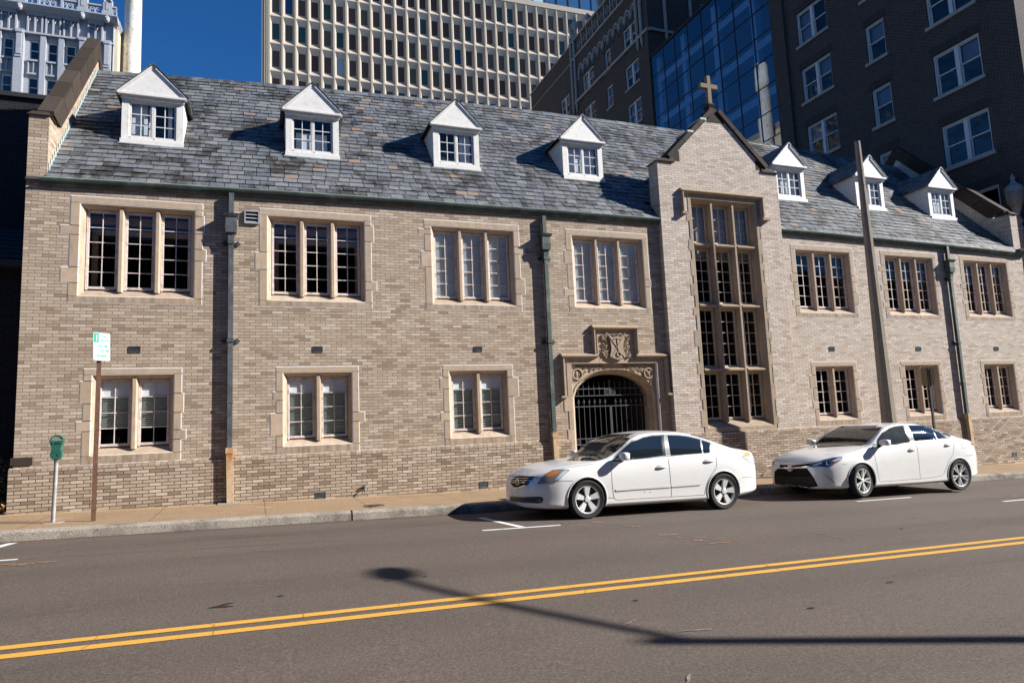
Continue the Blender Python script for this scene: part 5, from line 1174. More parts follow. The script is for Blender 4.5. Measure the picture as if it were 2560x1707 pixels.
def camry(x0, yc, label):
    c = Car('parked_car', label, x0, yc, .035, TB)
    c.patch('windscreen', LK((800, 560), (900, 475), (1040, 375), (1170, 297), (1300, 238), (1500, 210), (1700, 204), (1990, 197)) + LL((335, 205), (250, 300), (150, 400), (60, 470), (0, 520)) + LK((1700, 518), (1500, 528), (1200, 543), (1000, 555)), M['car_glass'], .006, mirror=False)
    c.rear_view('windscreen', [(-.62, 1.0), (.70, 1.0), (.57, 1.37), (-.4, 1.38)], M['car_glass'], .003, True); c.rear_view('rear_screen', [(-.62, 1.10), (.62, 1.10), (.56, 1.33), (-.56, 1.33)], M['car_glass'], .004)
    c.patch('window_trim', LL((225, 545), (240, 430), (325, 302), (445, 215), (555, 180), (715, 165), (1140, 166), (1290, 210), (1455, 275), (1570, 338), (1596, 378), (1560, 408), (1350, 432), (940, 476), (850, 495), (520, 538), (285, 572)), M['car_trim'], .004)
    c.patch('side_window', LL((240, 535), (250, 440), (335, 315), (452, 229), (560, 195), (712, 181), (838, 486), (520, 528), (290, 562)), M['front_glass'], .0075)
    c.patch('side_window', LL((815, 177), (1128, 178), (1242, 238), (1332, 428), (948, 466)), M['car_glass'], .0075); c.patch('quarter_window', LL((1268, 250), (1400, 325), (1528, 404), (1354, 423)), M['car_glass'], .0075)
    c.patch('door_pillar', LL((728, 168), (800, 168), (932, 472), (852, 488)), M['pillar'], .009)
    mb = MB(); c.line(LL((1138, 172), (1275, 228), (1400, 308), (1535, 402)), .014, .006, mb); c.line(LL((1250, 238), (1340, 428)), .012, .0065, mb); mb.build('window_bead', M['chrome'], c.root, True, True)
    c.patch('mirror_corner', LL((132, 594), (182, 505), (250, 540), (300, 558), (210, 578)), M['car_trim'], .006)
    h = c.patch('headlight', LK((700, 890), (830, 830), (1000, 775), (1150, 740), (1330, 722), (1310, 770), (1240, 820), (1170, 870), (1090, 905), (1010, 905), (930, 895), (800, 908)), M['lens_dark'], .005, res=5)
    c.patch('indicator', LK((1118, 890), (1180, 835), (1265, 797), (1230, 832), (1160, 874)), M['amber'], .007, h, res=5); c.patch('reflector', LK((1140, 800), (1230, 755), (1320, 732), (1290, 778), (1190, 812)), M['lens_clear'], .007, h, res=5); c.patch('reflector', LK((780, 890), (850, 845), (960, 812), (950, 850), (860, 885)), M['lens_clear'], .007, h, res=5)
    mb = MB(); ring = []
    for i in range(18): p, nn = c.hit(K(1082 + 40 * cos(i * pi / 9), 836 + 42 * sin(i * pi / 9))); ring.append(p + nn * .010)
    mb.tube(ring, .006, 6, closed=True); mb.build('projector_ring', M['chrome'], h, True, True)
    g = c.patch('upper_grille', LK((212, 862), (450, 872), (700, 847), (800, 835), (700, 890), (640, 905), (450, 915), (300, 912), (212, 905)), M['gloss_black'], .004, mirror=False, res=5)
    mb = MB(); c.line(LK((215, 912), (330, 915)), .012, .008, mb, mirror=False); c.line(LK((460, 912), (640, 902), (700, 892)), .012, .008, mb, mirror=False); mb.build('grille_bar', M['chrome'], g, True, True)
    b = c.patch('lower_grille', LK((118, 985), (180, 930), (300, 937), (690, 925), (760, 1010), (830, 1120), (888, 1235), (878, 1250), (700, 1275), (400, 1280), (200, 1245), (128, 1195), (112, 1100)), M['gloss_black'], .004, mirror=False, res=5)
    mb = MB()
    for z in range(7): c.line(LK((150 + z * 4, 1085 + z * 24), (800 + z * 12, 1090 + z * 22)), .006, .007, mb, mirror=False)
    mb.build('grille_mesh', M['car_trim'], b, True, True)
    c.patch('number_plate_recess', LK((240, 1085), (570, 1080), (580, 1110), (245, 1112)), M['under'], .008, b, mirror=False, res=5)
    mb = MB()
    for rx, ry, oy in ((50, 46, 0), (17, 44, 0), (38, 16, -16)):
        ring = []
        for i in range(18): p, nn = c.hit(K(402 + rx * cos(i * pi / 9), 928 + oy + ry * sin(i * pi / 9))); ring.append(p + nn * .014)
        mb.tube(ring, .006, 6, closed=True)
    mb.build('emblem', M['chrome'], g, True, True)
    c.patch('fog_slot', LK((945, 1028), (1050, 1050), (1130, 1110), (1190, 1180), (1218, 1222), (1180, 1215), (1110, 1130), (1040, 1070)), M['pillar'], .004, res=5)
    t = c.patch('tail_light', LL((1948, 505), (1985, 487), (2055, 473), (2088, 500), (2108, 586), (2080, 580), (2010, 540)), M['red'], .005, res=5); c.patch('reverse_lamp', LL((1968, 508), (2048, 482), (2080, 515), (2010, 524)), M['lens_clear'], .007, t, res=5)
    mb = MB()
    for q in (LL((950, 480), (980, 600), (1005, 800), (1025, 1000), (1038, 1148)), LL((150, 600), (190, 690), (225, 860), (265, 1100), (290, 1203), (1035, 1148), (1200, 1135), (1420, 1095), (1470, 1050), (1510, 950), (1560, 830), (1640, 680), (1655, 560), (1640, 480)), LK((1650, 560), (1540, 610), (1250, 650), (1050, 685)), LK((1330, 850), (1400, 860)), LL((1880, 725), (2080, 700)), LL((1765, 470), (1870, 470), (1880, 590), (1800, 590), (1765, 470))): c.line(q, .0065, .0025, mb)
    mb.build('panel_gap', M['seam'], c.root, True, True)
    for a, b in ((L_(808, 625), L_(945, 608)), (L_(1472, 536), L_(1600, 520))):
        mb = MB(); c.bar(a, b, .017, mb, .022); mb.build('door_handle', M['car'], c.root, True, True)
        mb = MB(); ce = ((a[0] + b[0]) / 2 - 1, (a[1] + b[1]) / 2); c.line([(ce[0] - 6, ce[1] - 1.5), (ce[0] + 4, ce[1] - 2)], .034, .004, mb); mb.build('handle_recess', M['pillar'], c.root, True, True)
    c.mirror_shell(L_(385, 487), -.965, .21, .125)
    for hx in (0, 2.70):
        for y in (-.785, .785): c.wheel(hx, y, .318, 'split', radians(9) if hx == 0 else 0, .225)
    c.lips((0, 2.70), .356)
    return c
E_ = camry(8.327, -3.48, 'newer white sedan with black grille and dark split spoke wheels, behind the older one')

def copy_thing(root, loc, label):
    r = root.copy(); COL.objects.link(r); r.location = loc; r['label'] = label
    for ch in list(root.children):
        c = ch.copy(); COL.objects.link(c); c.parent = r
        for g in ch.children: d = g.copy(); COL.objects.link(d); d.parent = c
    return r
OLD = [o for o in COL.objects if o.name == 'parked_car'][0]
copy_thing(OLD, (17.6, -3.5, gz(17.6, RC)), 'white sedan beyond the right edge, only its shadow falls into the street')
for o in COL.objects:
    if o.name.startswith('parked_car'): o['group'] = 'white cars parked along the kerb'
# ------------------------------------------------------------------ buildings behind
XB = 23.0
PB = lambda u, z, d=0.0: (XB + d, u, z)
RW = random.Random(77)
M['blind_blue'] = plain('blue_grey_blind', (.16, .19, .24), .8, var=.08, vs=3)
M['warm_blind'] = plain('warm_lit_blind', (.30, .20, .06), .8, var=.1, vs=3)
def sash_pair(parent, u0, u1, z0, z1, P, n, fmat, gmat, rec=.12, sill=True, blinds=True, jamb=.07, mull=.16):
    """n double-hung windows side by side in one opening"""
    fm = MB(); gm = MB(); bm = MB(); sm = MB()
    rect_frame(fm, u0, u1, z0, z1, jamb, rec - .05, rec + .10, P)
    a, b, c, d = u0 + jamb, u1 - jamb, z0 + jamb, z1 - jamb; w = (b - a - mull * (n - 1)) / n
    for i in range(n):
        p = a + i * (w + mull); q = p + w
        if i: ubox(fm, p - mull, p, c, d, rec - .05, rec + .10, P)
        zm = (c + d) / 2
        rect_frame(fm, p, q, zm - .02, d, .045, rec, rec + .04, P); rect_frame(fm, p, q, c, zm + .02, .045, rec + .045, rec + .08, P)
        for za, zb, dd in ((zm + .025, d - .045, rec + .02), (c + .045, zm - .025, rec + .065)):
            t = RW.uniform(-.008, .008); gm.face([P(p + .045, za, dd + t), P(q - .045, za, dd - t), P(q - .045, zb, dd - t), P(p + .045, zb, dd + t)])
        if blinds:
            k = RW.random(); zl = zm - .01 if k < .45 else (c if k < .7 else None)
            if zl is not None: ubox(bm, p + .03, q - .03, zl, d, rec + .14, rec + .15, P)
    W = fm.build('window', fmat, parent)
    gm.build('pane', gmat, W)
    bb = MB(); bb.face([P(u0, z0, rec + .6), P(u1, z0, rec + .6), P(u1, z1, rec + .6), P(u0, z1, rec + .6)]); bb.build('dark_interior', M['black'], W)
    if bm.v: bm.build('blind', M['blind_blue'], W)
    if sill: ubox(sm, u0 - .10, u1 + .10, z0 - .14, z0, -.09, rec + .02, P); sm.build('window_sill', M['trim_grey'], W)
    rv = MB()
    for (p, q) in (((u0, z0), (u0, z1)), ((u0, z1), (u1, z1)), ((u1, z1), (u1, z0))): rv.face([P(*p, 0), P(*q, 0), P(*q, rec + .6), P(*p, rec + .6)])
    rv.build('window_reveal', M['brick_dark'], W)
    return W
# ---- dark brick tower on the right
DT = empty('dark_brick_tower', (XB, .27, 0), 'tall dark brick tower with grey framed sash windows at the right end of the hall', 'building')
wins = []
for k in range(-3, 5):
    zt = 15.47 + 3.0 * k
    wins += [(1.72, 3.62, zt - 1.74, zt, 2), (5.60, 6.56, zt - 1.72, zt, 1), (8.56, 10.42, zt - 1.74, zt, 2)]
mb = MB(); wall_grid(mb, .27, 12.06, -1.2, 32, [w[:4] for w in wins], PB)
for y in (.27, 12.06): mb.face([(XB, y, -1.2), (40, y, -1.2), (40, y, 32), (XB, y, 32)])
mb.face([(XB, .27, 32), (40, .27, 32), (40, 12.06, 32), (XB, 12.06, 32)]); mb.face([(40, .27, -1.2), (40, 12.06, -1.2), (40, 12.06, 32), (40, .27, 32)])
mb.build('wall', M['brick_dark'], DT)
for a, b in ((.27, 1.25), (11.15, 12.05)):
    mb = MB(); mb.box(XB - .13, XB - .002, a, b, -1.2, 31.9); mb.build('pilaster', M['brick_dark'], DT)
for w in wins:
    W = sash_pair(DT, *w[:4], PB, w[4], M['frame_grey'], M['glass_old'])
    s = MB(); ubox(s, w[0] - .12, w[1] + .12, w[3] + .003, w[3] + .36, -.012, .02, PB); s.build('flat_arch', M['soldier'], W)
# ---- blue glass link
GL = empty('glass_link', (XB, 12.1, 0), 'blue mirrored glass curtain wall between two dark brick towers', 'building')
ys = [12.08, 13.48, 14.95, 16.38, 17.84, 19.28, 20.70, 22.0, 23.45]; zs = [26.28 - 1.475 * k for k in range(12)]
mb = MB()
for y in ys: ubox(mb, y - .02, y + .02, zs[-1], 26.30, -.03, .05, PB)
for z in zs:
    for a, b in zip(ys, ys[1:]): ubox(mb, a + .028, b - .028, z - .016, z + .016, -.03, .05, PB)
mb.build('mullion_grid', simple('dark_blue_mullion', (.012, .016, .026), .4, .5), GL)
for i, (a, b) in enumerate(zip(ys, ys[1:])):
    for z0, z1 in zip(zs[1:], zs):
        t = RW.uniform(-.003, .003); m = MB(); m.face([PB(a + .028, z0 + .022, t), PB(b - .028, z0 + .022, -t), PB(b - .028, z1 - .022, -t), PB(a + .028, z1 - .022, t)]); m.build('curtain_pane', M['glass_blue'], GL)
mb = MB()
for k in range(6): ubox(mb, 12.1, 23.4, 24.3 - 2.95 * k, 24.75 - 2.95 * k, .30, 9, PB)
for y in (13.6, 16.9, 20.1, 23.0):
    ubox(mb, y, y + .4, 9, 26.2, .35, .75, PB)
ubox(mb, 12.1, 23.4, 9, 26.25, 9, 9.1, PB)
mb.build('floor_slab', plain('pale_floor_slab', (.50, .51, .53), .8), GL)
mb = MB(); mb.box(XB - .06, 40, 12.07, 23.5, 26.31, 26.5); mb.build('roof', M['black'], GL)
# ---- gothic tower beyond
GO = empty('gothic_brick_tower', (XB, 23.6, 0), 'dark brick tower with pale gothic arcading and pinnacles, left of the blue glass', 'building')
cols = [(25.05, 26.95, 2, 30.27), (28.90, 29.82, 1, 30.2), (31.76, 33.70, 2, 30.27), (36.36, 38.10, 2, 30.1), (41.2, 43.0, 2, 27.3)]
wins = [(a, b, zt - 1.75 - 2.96 * k, zt - 2.96 * k, n) for a, b, n, zt in cols for k in range(4)]
mb = MB(); wall_grid(mb, 23.55, 44.8, -1, 34.0, [w[:4] for w in wins], PB); mb.face([(XB, 23.55, -1), (45, 23.55, -1), (45, 23.55, 34), (XB, 23.55, 34)]); mb.face([(XB, 44.8, -1), (45, 44.8, -1), (45, 44.8, 34), (XB, 44.8, 34)]); mb.face([(XB, 23.55, 34), (45, 23.55, 34), (45, 44.8, 34), (XB, 44.8, 34)])
mb.box(XB - .10, XB - .002, 23.55, 24.0, 20, 28.4)
mb.build('wall', M['brick_dark'], GO)
for w in wins: sash_pair(GO, *w[:4], PB, w[4], M['frame_grey'], M['glass_old'])
mb = MB(); ubox(mb, 23.45, 35.0, 28.36, 28.56, -.20, -.002, PB); mb.box(XB + .001, 32, 23.35, 23.54, 28.36, 28.56); mb.build('string_course', M['trim_grey'], GO)
mb = MB(); ubox(mb, 24.6, 35.6, 32.42, 32.58, -.14, -.002, PB); ubox(mb, 35.6, 44.8, 32.40, 32.48, -.06, -.002, PB); mb.build('string_course', M['trim_grey'], GO)
mb = MB(); ubox(mb, 23.4, 35.7, 34.001, 34.16, -.18, .3, PB); ubox(mb, 35.7, 44.9, 34.001, 34.10, -.08, .3, PB); mb.build('coping', M['trim_grey'], GO)
mb = MB()          # blind arcade of interlaced arches
y = 25.25; pw = .86
while y < 34.3:
    c = y; A_ = lambda k: [(XB - .05, c - k + 2 * k * i / 12, 30.62 + .80 * (k / .43) * max(0, 1 - abs(2 * i / 12 - 1) ** 2.0) ** .55) for i in range(13)]
    mb.tube([(XB - .05, c - .43, 30.2)] + A_(.43) + [(XB - .05, c + .43, 30.2)], .075, 6); mb.tube(A_(.27), .035, 5); mb.tube([(XB - .05, c, 31.0), (XB - .05, c, 31.4)], .03, 5)
    y += pw
mb.build('blind_arcade', M['trim_grey'], GO)
for y in (35.42, 34.80, 24.85, 24.30):
    mb = MB(); mb.tube([(XB - .10, y, 27.6), (XB - .10, y, 28.1), (XB - .10, y, 34.6)], [.05, .12, .12], 8)
    for k in range(16): z = 28.8 + k * .36; mb.tube([(XB - .10 + .13 * cos(t), y + .13 * sin(t), z + .10 * t / pi) for t in (0, 1.2, 2.4, 3.6, 4.8, 6.0)], .03, 4)
    mb.build('twisted_colonnette', M['trim_grey'], GO)
for x in (XB + 1.4, XB + 3.6):
    mb = MB(); mb.tube([(x, 23.45, 27.8), (x, 23.45, 28.2), (x, 23.45, 34.5)], [.05, .12, .12], 8); mb.build('twisted_colonnette', M['trim_grey'], GO)
sash_pair(GO, 27.6, 29.2, 29.0, 31.2, lambda u, z, d=0.0: (u, 23.50 + d * .02, z), 2, M['frame_grey'], M['glass_bronze'], rec=.0, sill=False, blinds=False)
mb = MB(); y = 25.4
while y < 34.4:
    ubox(mb, y - .05, y + .05, 32.585, 33.99, -.10, -.002, PB)
    c = y + .5
    mb.tube([(XB - .05, c + .30 * cos(a), 33.25 + .48 * sin(a)) for a in (0, pi / 2, pi, 3 * pi / 2)], .035, 5, closed=True); mb.tube([(XB - .05, c + .14 * cos(a * pi / 4), 33.25 + .2 * sin(a * pi / 4)) for a in range(8)], .03, 5, closed=True); y += 1.0
mb.build('parapet_tracery', M['trim_grey'], GO)
for y, h in ((35.45, 1.9), (34.75, 2.1), (32.4, 1.0), (30.4, 1.25), (28.2, 1.2), (26.2, 1.2)):
    mb = MB(); mb.lathe([(.18, 0), (.22, .12), (.12, .2), (.15, h * .4), (.28, h * .58), (.25, h * .75), (.10, h * .85), (.13, h * .92), (.01, h)], (XB + .1, y, 34.17), 10); mb.build('pinnacle', M['trim_grey'], GO)
# ---- precast grid tower
GT = empty('precast_grid_tower', (-2.1, 70, 0), 'pale precast concrete office tower with a grid of recessed bronze windows', 'building')
ya = radians(1.55); PG = lambda u, z, d=0.0: (-2.1 + u * cos(ya) + d * sin(ya), 70 - u * sin(ya) + d * cos(ya), z)
cw, ch, z0g, u0g = 1.575, 3.66, 60.95, .86
NC, NR = 36, 8
mb = MB(); jm = MB(); wn = []
for r in range(NR):
    zt = z0g - r * ch; zb = zt - ch
    for c in range(NC):
        ua = u0g + c * cw; ub = ua + cw; f = .10
        O = [(ua + f, zb + .06), (ub - f, zb + .06), (ub - f, zt - .06), (ua + f, zt - .06)]; I = [(ua + .39, zb + .82), (ub - .36, zb + .82), (ub - .36, zt - .74), (ua + .39, zt - .74)]
        for k in range(4): p, q = O[k], O[(k + 1) % 4]; s, t = I[k], I[(k + 1) % 4]; mb.face([PG(*p, .0), PG(*q, .0), PG(*t, .52), PG(*s, .52)], (1, 0, 2, 0)[k])
        mb.face([PG(ua - f, zb, -.05), PG(ua + f, zb, -.05), PG(ua + f, zt, -.05), PG(ua - f, zt, -.05)])
        mb.face([PG(ua + f, zb, -.05), PG(ua + f, zb, .0), PG(ua + f, zt, .0), PG(ua + f, zt, -.05)]); mb.face([PG(ua - f, zb, -.05), PG(ua - f, zb, .0), PG(ua - f, zt, .0), PG(ua - f, zt, -.05)])
        mb.face([PG(ua + f, zb - .06, -.02), PG(ub - f, zb - .06, -.02), PG(ub - f, zb + .06, .0), PG(ua + f, zb + .06, .0)])
        wn.append((r, c, I))
ul = u0g + NC * cw
mb.face([PG(0, 0, 0), PG(u0g - .1, 0, 0), PG(u0g - .1, z0g + .65, 0), PG(0, z0g + .65, 0)]); mb.box
for u in (.30, .55): ubox(mb, u, u + .10, 20, z0g + .6, -.10, -.0, PG)
mb.face([PG(0, 0, 0), PG(0, 0, 22), PG(0, z0g + .65, 22), PG(0, z0g + .65, 0)])
ubox(mb, -.05, ul, z0g, z0g + .75, -.12, .4, PG)
mb.face([PG(u0g, 0, .1), PG(ul, 0, .1), PG(ul, z0g - NR * ch, .1), PG(u0g, z0g - NR * ch, .1)])
mb.build('wall', [M['concrete'], stone('stained_sill_concrete', (.44, .36, .27), dark=(.055, .042, .032), jit=.0), stone('streaked_head_concrete', (.50, .48, .45), dark=(.05, .047, .045), jit=.0)], GT)  # head slopes get a paler concrete to offset the shade they lie in
def tint(name, col, r=.08): return simple(name, col, r, 0, 0, .15)
GM = [tint('bronze_window', (.105, .075, .065), .3), tint('brown_window', (.075, .052, .046), .3), tint('olive_window', (.095, .098, .080), .3), tint('teal_window', (.035, .085, .092), .3), tint('blue_window', (.02, .07, .18), .3)]
GM.append(tint('pale_window', (.30, .40, .50))); rest = MB(); cnt = 0
order = sorted(wn, key=lambda t: (t[0] < 2, t[1], -t[0]))
vis = [t for t in wn if t[0] <= 5 and t[1] < 31]
vis.sort(key=lambda t: -t[0] * 2 + t[1] * .15)
first = set((t[0], t[1]) for t in vis[:97])
for r, c, I in wn:
    k = RW.random(); m = 0 if k < .38 else 1 if k < .62 else 2 if k < .78 else 3 if k < .97 else 4
    if r == 3 and c == 5: m = 5
    P4 = [PG(a, b, .515) for a, b in I]
    if (r, c) in first: w = MB(); w.face(P4); w.build('window', GM[m], GT)
    else: rest.face(P4, m)
o = rest.build('windows', GM, GT); o['kind'] = 'stuff'
top = MB(); tg = MB(); tp = MB()
ubox(tg, 12.2, ul, z0g + 3.8, z0g + 4.2, .6, 1.2, PG)
for i in range(int((ul - 12) / 1.9)):
    ua = 12.2 + i * 1.9; ubox(top, ua, ua + .12, z0g + .76, z0g + 3.79, .75, 1.0, PG)
    tp.face([PG(ua + .12, z0g + .76, .85), PG(ua + 1.9, z0g + .76, .85), PG(ua + 1.9, z0g + 3.79, .85), PG(ua + .12, z0g + 3.79, .85)], 0 if 8 < i < 14 else 1)
top.build('top_mullion', M['black'], GT); tp.build('top_glazing', [simple('pale_blue_glass', (.30, .46, .52), .1), simple('sky_blue_glass', (.03, .09, .20), .03, 0, 0, 1.0)], GT); tg.build('roof_edge', M['concrete'], GT)
# ---- white terracotta building
WT = empty('white_gothic_building', (-20, 50, 0), 'white terracotta gothic office building with pierced balustrade and lancet panels', 'building')
PW_ = lambda u, z, d=0.0: (u, 50 + d, z)
wx = [-29.2, -27.9, -26.55, -23.62 - .33, -22.30, -20.42, -19.10, -17.78, -15.95]; wx[3] = -23.6
piers = [-25.3 + .25, -21.42, -16.86, -15.08 + .1]
mb = MB(); hol = []
for x in wx:
    for k in range(5): zt = 35.60 - 3.30 * k; hol.append((x - .37, x + .37, zt - 1.76, zt))
wall_grid(mb, -34, -14.55, 10, 38.2, hol, lambda u, z, d=0.0: (u, 50.28, z))
mb.face([(-14.55, 50.0, 10), (-14.55, 75, 10), (-14.55, 75, 38.2), (-14.55, 50.0, 38.2)]); mb.face([(-34, 50, 38.2), (-14.55, 50, 38.2), (-14.55, 75, 38.2), (-34, 75, 38.2)])
mb.build('wall', M['stone_white'], WT)
for i, x in enumerate(wx):
    for k in range(4): zt = 35.60 - 3.30 * k; W = sash_pair(WT, x - .37, x + .37, zt - 1.76, zt, lambda u, z, d=0.0: (u, 50.28 + d, z), 1, M['paint_white'], M['glass_bronze'], rec=.10, sill=False, blinds=(k > 0), jamb=.05)
mb = MB()      # piers, spandrels, lancet panels
edges = sorted(wx)
for a, b in zip(edges, edges[1:]):
    if b - a < 1.6: ubox(mb, (a + b) / 2 - .20, (a + b) / 2 + .20, 10, 36.05, -.02, .278, PW_)
for p in piers:
    ubox(mb, p - .30, p + .30, 10, 36.3, -.22, .277, PW_); ubox(mb, p - .18, p + .18, 34.0, 35.9, -.34, -.222, PW_); ubox(mb, p - .24, p + .24, 35.9, 36.1, -.40, -.222, PW_); ubox(mb, p - .24, p + .24, 33.7, 33.85, -.40, -.222, PW_); ubox(mb, p - .32, p + .32, 10, 33.69, -.34, -.222, PW_)
ubox(mb, -34, -14.5, 36.06, 36.22, -.10, .276, PW_)
for x in wx:
    for k in range(4):
        zt = 35.60 - 3.30 * k - 1.78; ubox(mb, x - .45, x + .45, zt - .16, zt, .05, .277, PW_); ubox(mb, x - .45, x + .45, zt - 1.34, zt - 1.18, .08, .277, PW_)
        for u in (-.42, -.04, .34): ubox(mb, x + u, x + u + .08, zt - 1.179, zt - .161, .12, .277, PW_)
    for u in (-.58, -.06, .46): ubox(mb, x + u, x + u + .12, 36.23, 37.75, .02, .277, PW_)
    for s in (-.26, .26):
        for sg in (-1, 1): mb.tube([(x + s + sg * .17, 50.12, 37.30), (x + s + sg * .10, 50.12, 37.52), (x + s, 50.12, 37.72)], .045, 5)
        mb.ball((x + s, 50.2, 37.55), .07, (1, .5, 1), 5)
    ubox(mb, x - .62, x + .62, 37.76, 37.9, .0, .277, PW_)
for x0, x1 in ((-34, -25.4), (-24.7, -21.75), (-21.1, -17.2), (-16.5, -15.3)): ubox(mb, x0, x1, 37.9, 38.19, -.05, .277, PW_)
mb.build('pier_and_panel', M['stone_white'], WT)
mb = MB(); mb.prism([(50.3, 38.0), (49.85, 38.05), (49.55, 38.30), (49.45, 38.45), (49.45, 38.55), (50.3, 38.55)], 'x', -34, -14.2); mb.prism([(-14.6, 38.0), (-14.4, 38.05), (-14.25, 38.30), (-14.15, 38.45), (-14.15, 38.55), (-14.6, 38.55)], 'y', 50.31, 75); mb.build('cornice', M['stone_white'], WT)
for p in piers:
    mb = MB(); mb.ball((p, 49.5, 38.1), .26, (.8, .8, 1.25), 8); mb.ball((p, 49.28, 38.05), .07, (1, 1, 1.6), 5); mb.ball((p - .1, 49.33, 38.2), .05, (1, 1, 1), 4); mb.ball((p + .1, 49.33, 38.2), .05, (1, 1, 1), 4); mb.ball((p, 49.32, 37.9), .09, (1.4, .8, .6), 5); mb.build('carved_head', M['stone_white'], WT)
mb = MB(); x = -34
ubox(mb, -34, -14.3, 39.28, 39.42, -.45, -.2, PW_)
while x < -14.6:
    if min(abs(x + .2 - p) for p in piers) > .5:
        mb.tube([(x + .2 + .19 * cos(t * pi / 6), 49.68, 38.86 + .30 * sin(t * pi / 6)) for t in range(12)], .05, 5, closed=True); mb.tube([(x, 49.68, 39.26), (x + .08, 49.68, 39.05), (x + .2, 49.68, 38.9), (x + .32, 49.68, 39.05), (x + .4, 49.68, 39.26)], .045, 5)
    x += .42
for x in (-30, -27, -23.3, -20.1, -18.4): ubox(mb, x - .09, x + .09, 38.56, 39.5, -.5, -.18, PW_)
mb.build('balustrade', M['stone_white'], WT)
for p in piers:
    mb = MB(); ubox(mb, p - .42, p + .42, 38.56, 38.85, -.55, .05, PW_); ubox(mb, p - .34, p + .34, 38.851, 40.0, -.50, .0, PW_)
    for s in (-1, 1): mb.tube([(p + s * .30, 49.46, 39.75), (p + s * .22, 49.46, 39.95), (p, 49.44, 40.35)], .09, 6)
    mb.lathe([(.3, 0), (.1, .35), (.14, .42), (.01, .7)], (p, 49.75, 40.001), 8); ubox(mb, p - .14, p + .14, 39.0, 39.7, -.53, -.501, PW_, 0)
    mb.build('pinnacle', M['stone_white'], WT)
mb = MB(); mb.box(-14.54, -14.30, 50.6, 75, 10, 37.9); mb.build('side_wall', plain('cream_side_wall', (.50, .43, .30), .85, var=.1, vs=.6), WT)
# ---- white flaking chimney stack
m, nt, b = newmat('flaked_white_stack'); p = objc(nt); sp = nd(nt, 'ShaderNodeMapping', i_Vector=p, i_Scale=(2.2, 2.2, 1.0)).outputs[0]
sz = nd(nt, 'ShaderNodeSeparateXYZ', i_Vector=p).outputs[2]
k = mth(nt, 'MULTIPLY', mth(nt, 'ADD', mth(nt, 'SUBTRACT', noise(nt, 2.6, 8, .78, vec=sp), .585), mth(nt, 'MULTIPLY', mth(nt, 'SUBTRACT', sz, 33.5, clamp=True), .06)), 9, clamp=True)
nt.links.new(mixc(nt, mth(nt, 'MULTIPLY', k, .85), ramp(nt, noise(nt, .8, 4, vec=p), [(.3, (.58, .53, .45)), (.7, (.66, .64, .60))]), (.09, .075, .06)), b.inputs['Base Color']); b.inputs['Roughness'].default_value = .8
CS = empty('chimney_stack', (-13.4, 52.2, 0), 'tall round white chimney stack with flaking dark paint beside the white building', 'chimney')
mb = MB(); mb.lathe([(.80, 5), (.735, 30), (.735, 31.8), (.70, 38), (.69, 43.5), (.74, 43.6), (.76, 44.6), (.70, 44.7), (.66, 46.2), (.5, 46.9), (.2, 47.1)], (-13.4, 52.2, 0), 32); mb.build('shaft', m, CS, True)
mb = MB(); mb.tube([(-13.4 + .75 * cos(t * pi / 12), 52.2 + .75 * sin(t * pi / 12), 33.0 - .0 * t) for t in range(24)], .07, 6, closed=True); mb.tube([(-14.4, 51.3, 34.4), (-13.4, 51.35, 33.4), (-12.55, 51.55, 32.6)], .07, 6); mb.build('tie_band', plain('rusty_band', (.33, .24, .15), .8, var=.3), CS)
# ---- dark building at the left, shade put into its brick colour
SL_ = empty('shade_toned_building', (-14, 5, 0), 'dark brick building with shade put into its colour behind the left gable of the hall', 'building')
mb = MB(); mb.box(-45, -7.12, 5.0, 24, -.5, 10.12); mb.build('wall', M['brick_shade'], SL_)
mb = MB(); mb.box(-45, -7.08, 4.92, 24, 10.125, 10.24); mb.build('coping', plain('dark_coping', (.02, .02, .022), .8), SL_)
mb = MB(); mb.box(-45, -7.14, 3.0, 4.99, -.5, 5.4); mb.build('lower_wing', M['brick_shade'], SL_)
mb = MB()
for r in range(7):
    t0, t1 = r / 7, (r + 1.1) / 7; x = -20 + RS.uniform(0, .3)
    while x < -7.2:
        w = RS.uniform(.24, .34); x1 = min(x + w - .006, -7.14)
        mb.add([(x, 2.75 + 2.2 * t0, 5.42 + 1.25 * t0 + .02), (x1, 2.75 + 2.2 * t0, 5.42 + 1.25 * t0 + .02), (x1, 2.75 + 2.2 * t1, 5.42 + 1.25 * t1), (x, 2.75 + 2.2 * t1, 5.42 + 1.25 * t1)], [(0, 1, 2, 3)]); x += w
mb.box(-20, -7.14, 2.7, 2.98, 5.25, 5.40); mb.build('lower_roof', plain('dark_slate', (.035, .037, .042), .7), SL_)
# ---- pale stone building beyond the right-hand tower
LB_ = empty('pale_stone_building', (42, 9, 0), 'sunlit pale stone building glimpsed at the top right edge past the dark tower', 'building')
mb = MB(); mb.box(42, 70, 9, 34, -2, 48); mb.build('wall', brick('pale_stone_blocks', [(.32, .30, .28), (.38, .36, .34), (.44, .42, .39)], (.2, .19, .18), 1.1, .42, .03), LB_)
mb = MB(); mb.box(41.7, 70.3, 8.7, 34.3, 48.0, 49.2); mb.build('cornice', M['limestone'], LB_)
for i in range(3):
    for k in range(10):
        w = MB(); w.box(44 + i * 7, 46.4 + i * 7, 8.94, 8.99, 4 + k * 4.2, 6.6 + k * 4.2); w.build('window', GM[1], LB_)

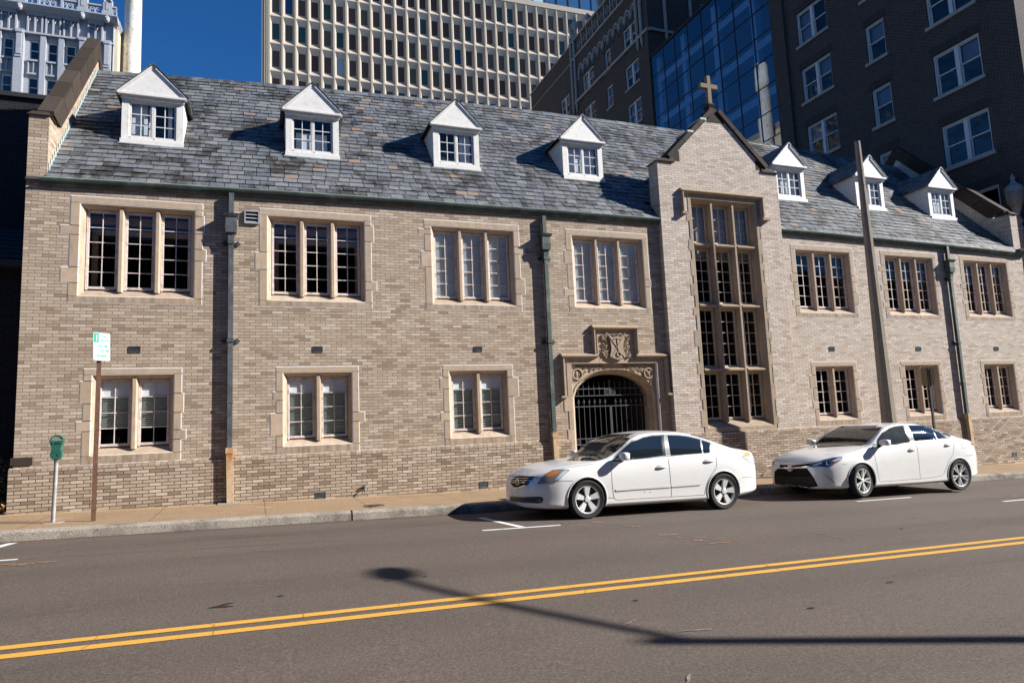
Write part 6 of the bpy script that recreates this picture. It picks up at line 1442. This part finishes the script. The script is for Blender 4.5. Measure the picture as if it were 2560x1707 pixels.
# ---- low dark row across the street (behind the camera; the hall windows mirror it)
for i, (x0, x1, h, c) in enumerate(((-70, -22, 11.6, .05), (-21.9, 6, 11.0, .035), (6.1, 30, 11.8, .06), (30.1, 75, 10.6, .045))):
    OB = empty('street_row_building', (x0, -21.5, 0), ['low brick row house block behind the camera, far left', 'low dark brick block straight across from the hall', 'low brown brick block across from the stair bay', 'low brick block across the street, far right'][i], 'building', 'row across the street')
    hol = []; x = x0 + 1.2
    while x < x1 - 2: hol += [(x, x + 1.3, 1.2, 3.6), (x, x + 1.3, 5.0, 6.9), (x, x + 1.3, 8.0, 9.6)]; x += 3.1
    PO = lambda u, z, d=0.0: (u, -21.5 - d, z)
    mb = MB(); wall_grid(mb, x0, x1, -1.5, h, hol, PO); mb.box(x0, x1, -34, -22.2, -1.5, h - .3); mb.build('wall', M['brick_dark' if i % 2 else 'brick_shade'], OB)
    mb = MB(); ubox(mb, x0 - .05, x1 - .02, h, h + .35, -.25, .8, PO); mb.build('cornice', M['trim_grey'], OB)
    for a, b, z0, z1 in hol:
        w = MB(); rect_frame(w, a, b, z0, z1, .09, .1, .2, PO); W = w.build('window', M['frame_grey'], OB); g = MB(); g.face([PO(a, z0, .18), PO(b, z0, .18), PO(b, z1, .18), PO(a, z1, .18)]); g.build('pane', GM[1], W)
# ------------------------------------------------------------------ camera, light
cd = bpy.data.cameras.new('camera'); cam = bpy.data.objects.new('camera', cd); COL.objects.link(cam)
cam.location = (-2.7773958, -14.6530844, 1.3439259); cam.rotation_euler = (1.69326094, .04280671, -.35819764)
cd.sensor_width = 36; cd.sensor_fit = 'HORIZONTAL'; cd.lens = 1703.879 / 2560 * 36; cd.clip_end = 1000; cd.clip_start = .05
SC.camera = cam
AZ, EL = radians(23.4), radians(30.5)
sd = Vector((cos(EL) * cos(AZ), -cos(EL) * sin(AZ), sin(EL)))
ld = bpy.data.lights.new('sun', 'SUN'); ld.energy = 5.0; ld.angle = radians(.53); ld.color = (1, .955, .89)
sun = bpy.data.objects.new('sun', ld); COL.objects.link(sun); sun.location = (30, -20, 40); sun.rotation_euler = sd.to_track_quat('Z', 'Y').to_euler()
w = bpy.data.worlds.new('World'); SC.world = w; w.use_nodes = True
nt = w.node_tree; bg = nt.nodes['Background']; sk = nt.nodes.new('ShaderNodeTexSky'); sk.sky_type = 'NISHITA'; sk.sun_disc = False
sk.sun_elevation = EL; sk.sun_rotation = atan2(sd.x, sd.y); sk.altitude = 100; sk.air_density = .7; sk.dust_density = .0; sk.ozone_density = 8.0
hs = nt.nodes.new('ShaderNodeHueSaturation'); hs.inputs['Saturation'].default_value = 1.13; nt.links.new(sk.outputs[0], hs.inputs['Color']); nt.links.new(hs.outputs[0], bg.inputs[0]); bg.inputs[1].default_value = .068
SC.view_settings.view_transform = 'Standard'; SC.view_settings.look = 'None'; SC.view_settings.exposure = 1.12; SC.view_settings.gamma = 1
SC.cycles.max_bounces = 8; SC.cycles.transparent_max_bounces = 12; SC.cycles.glossy_bounces = 4; SC.cycles.diffuse_bounces = 3
SC.cycles.use_denoising = True
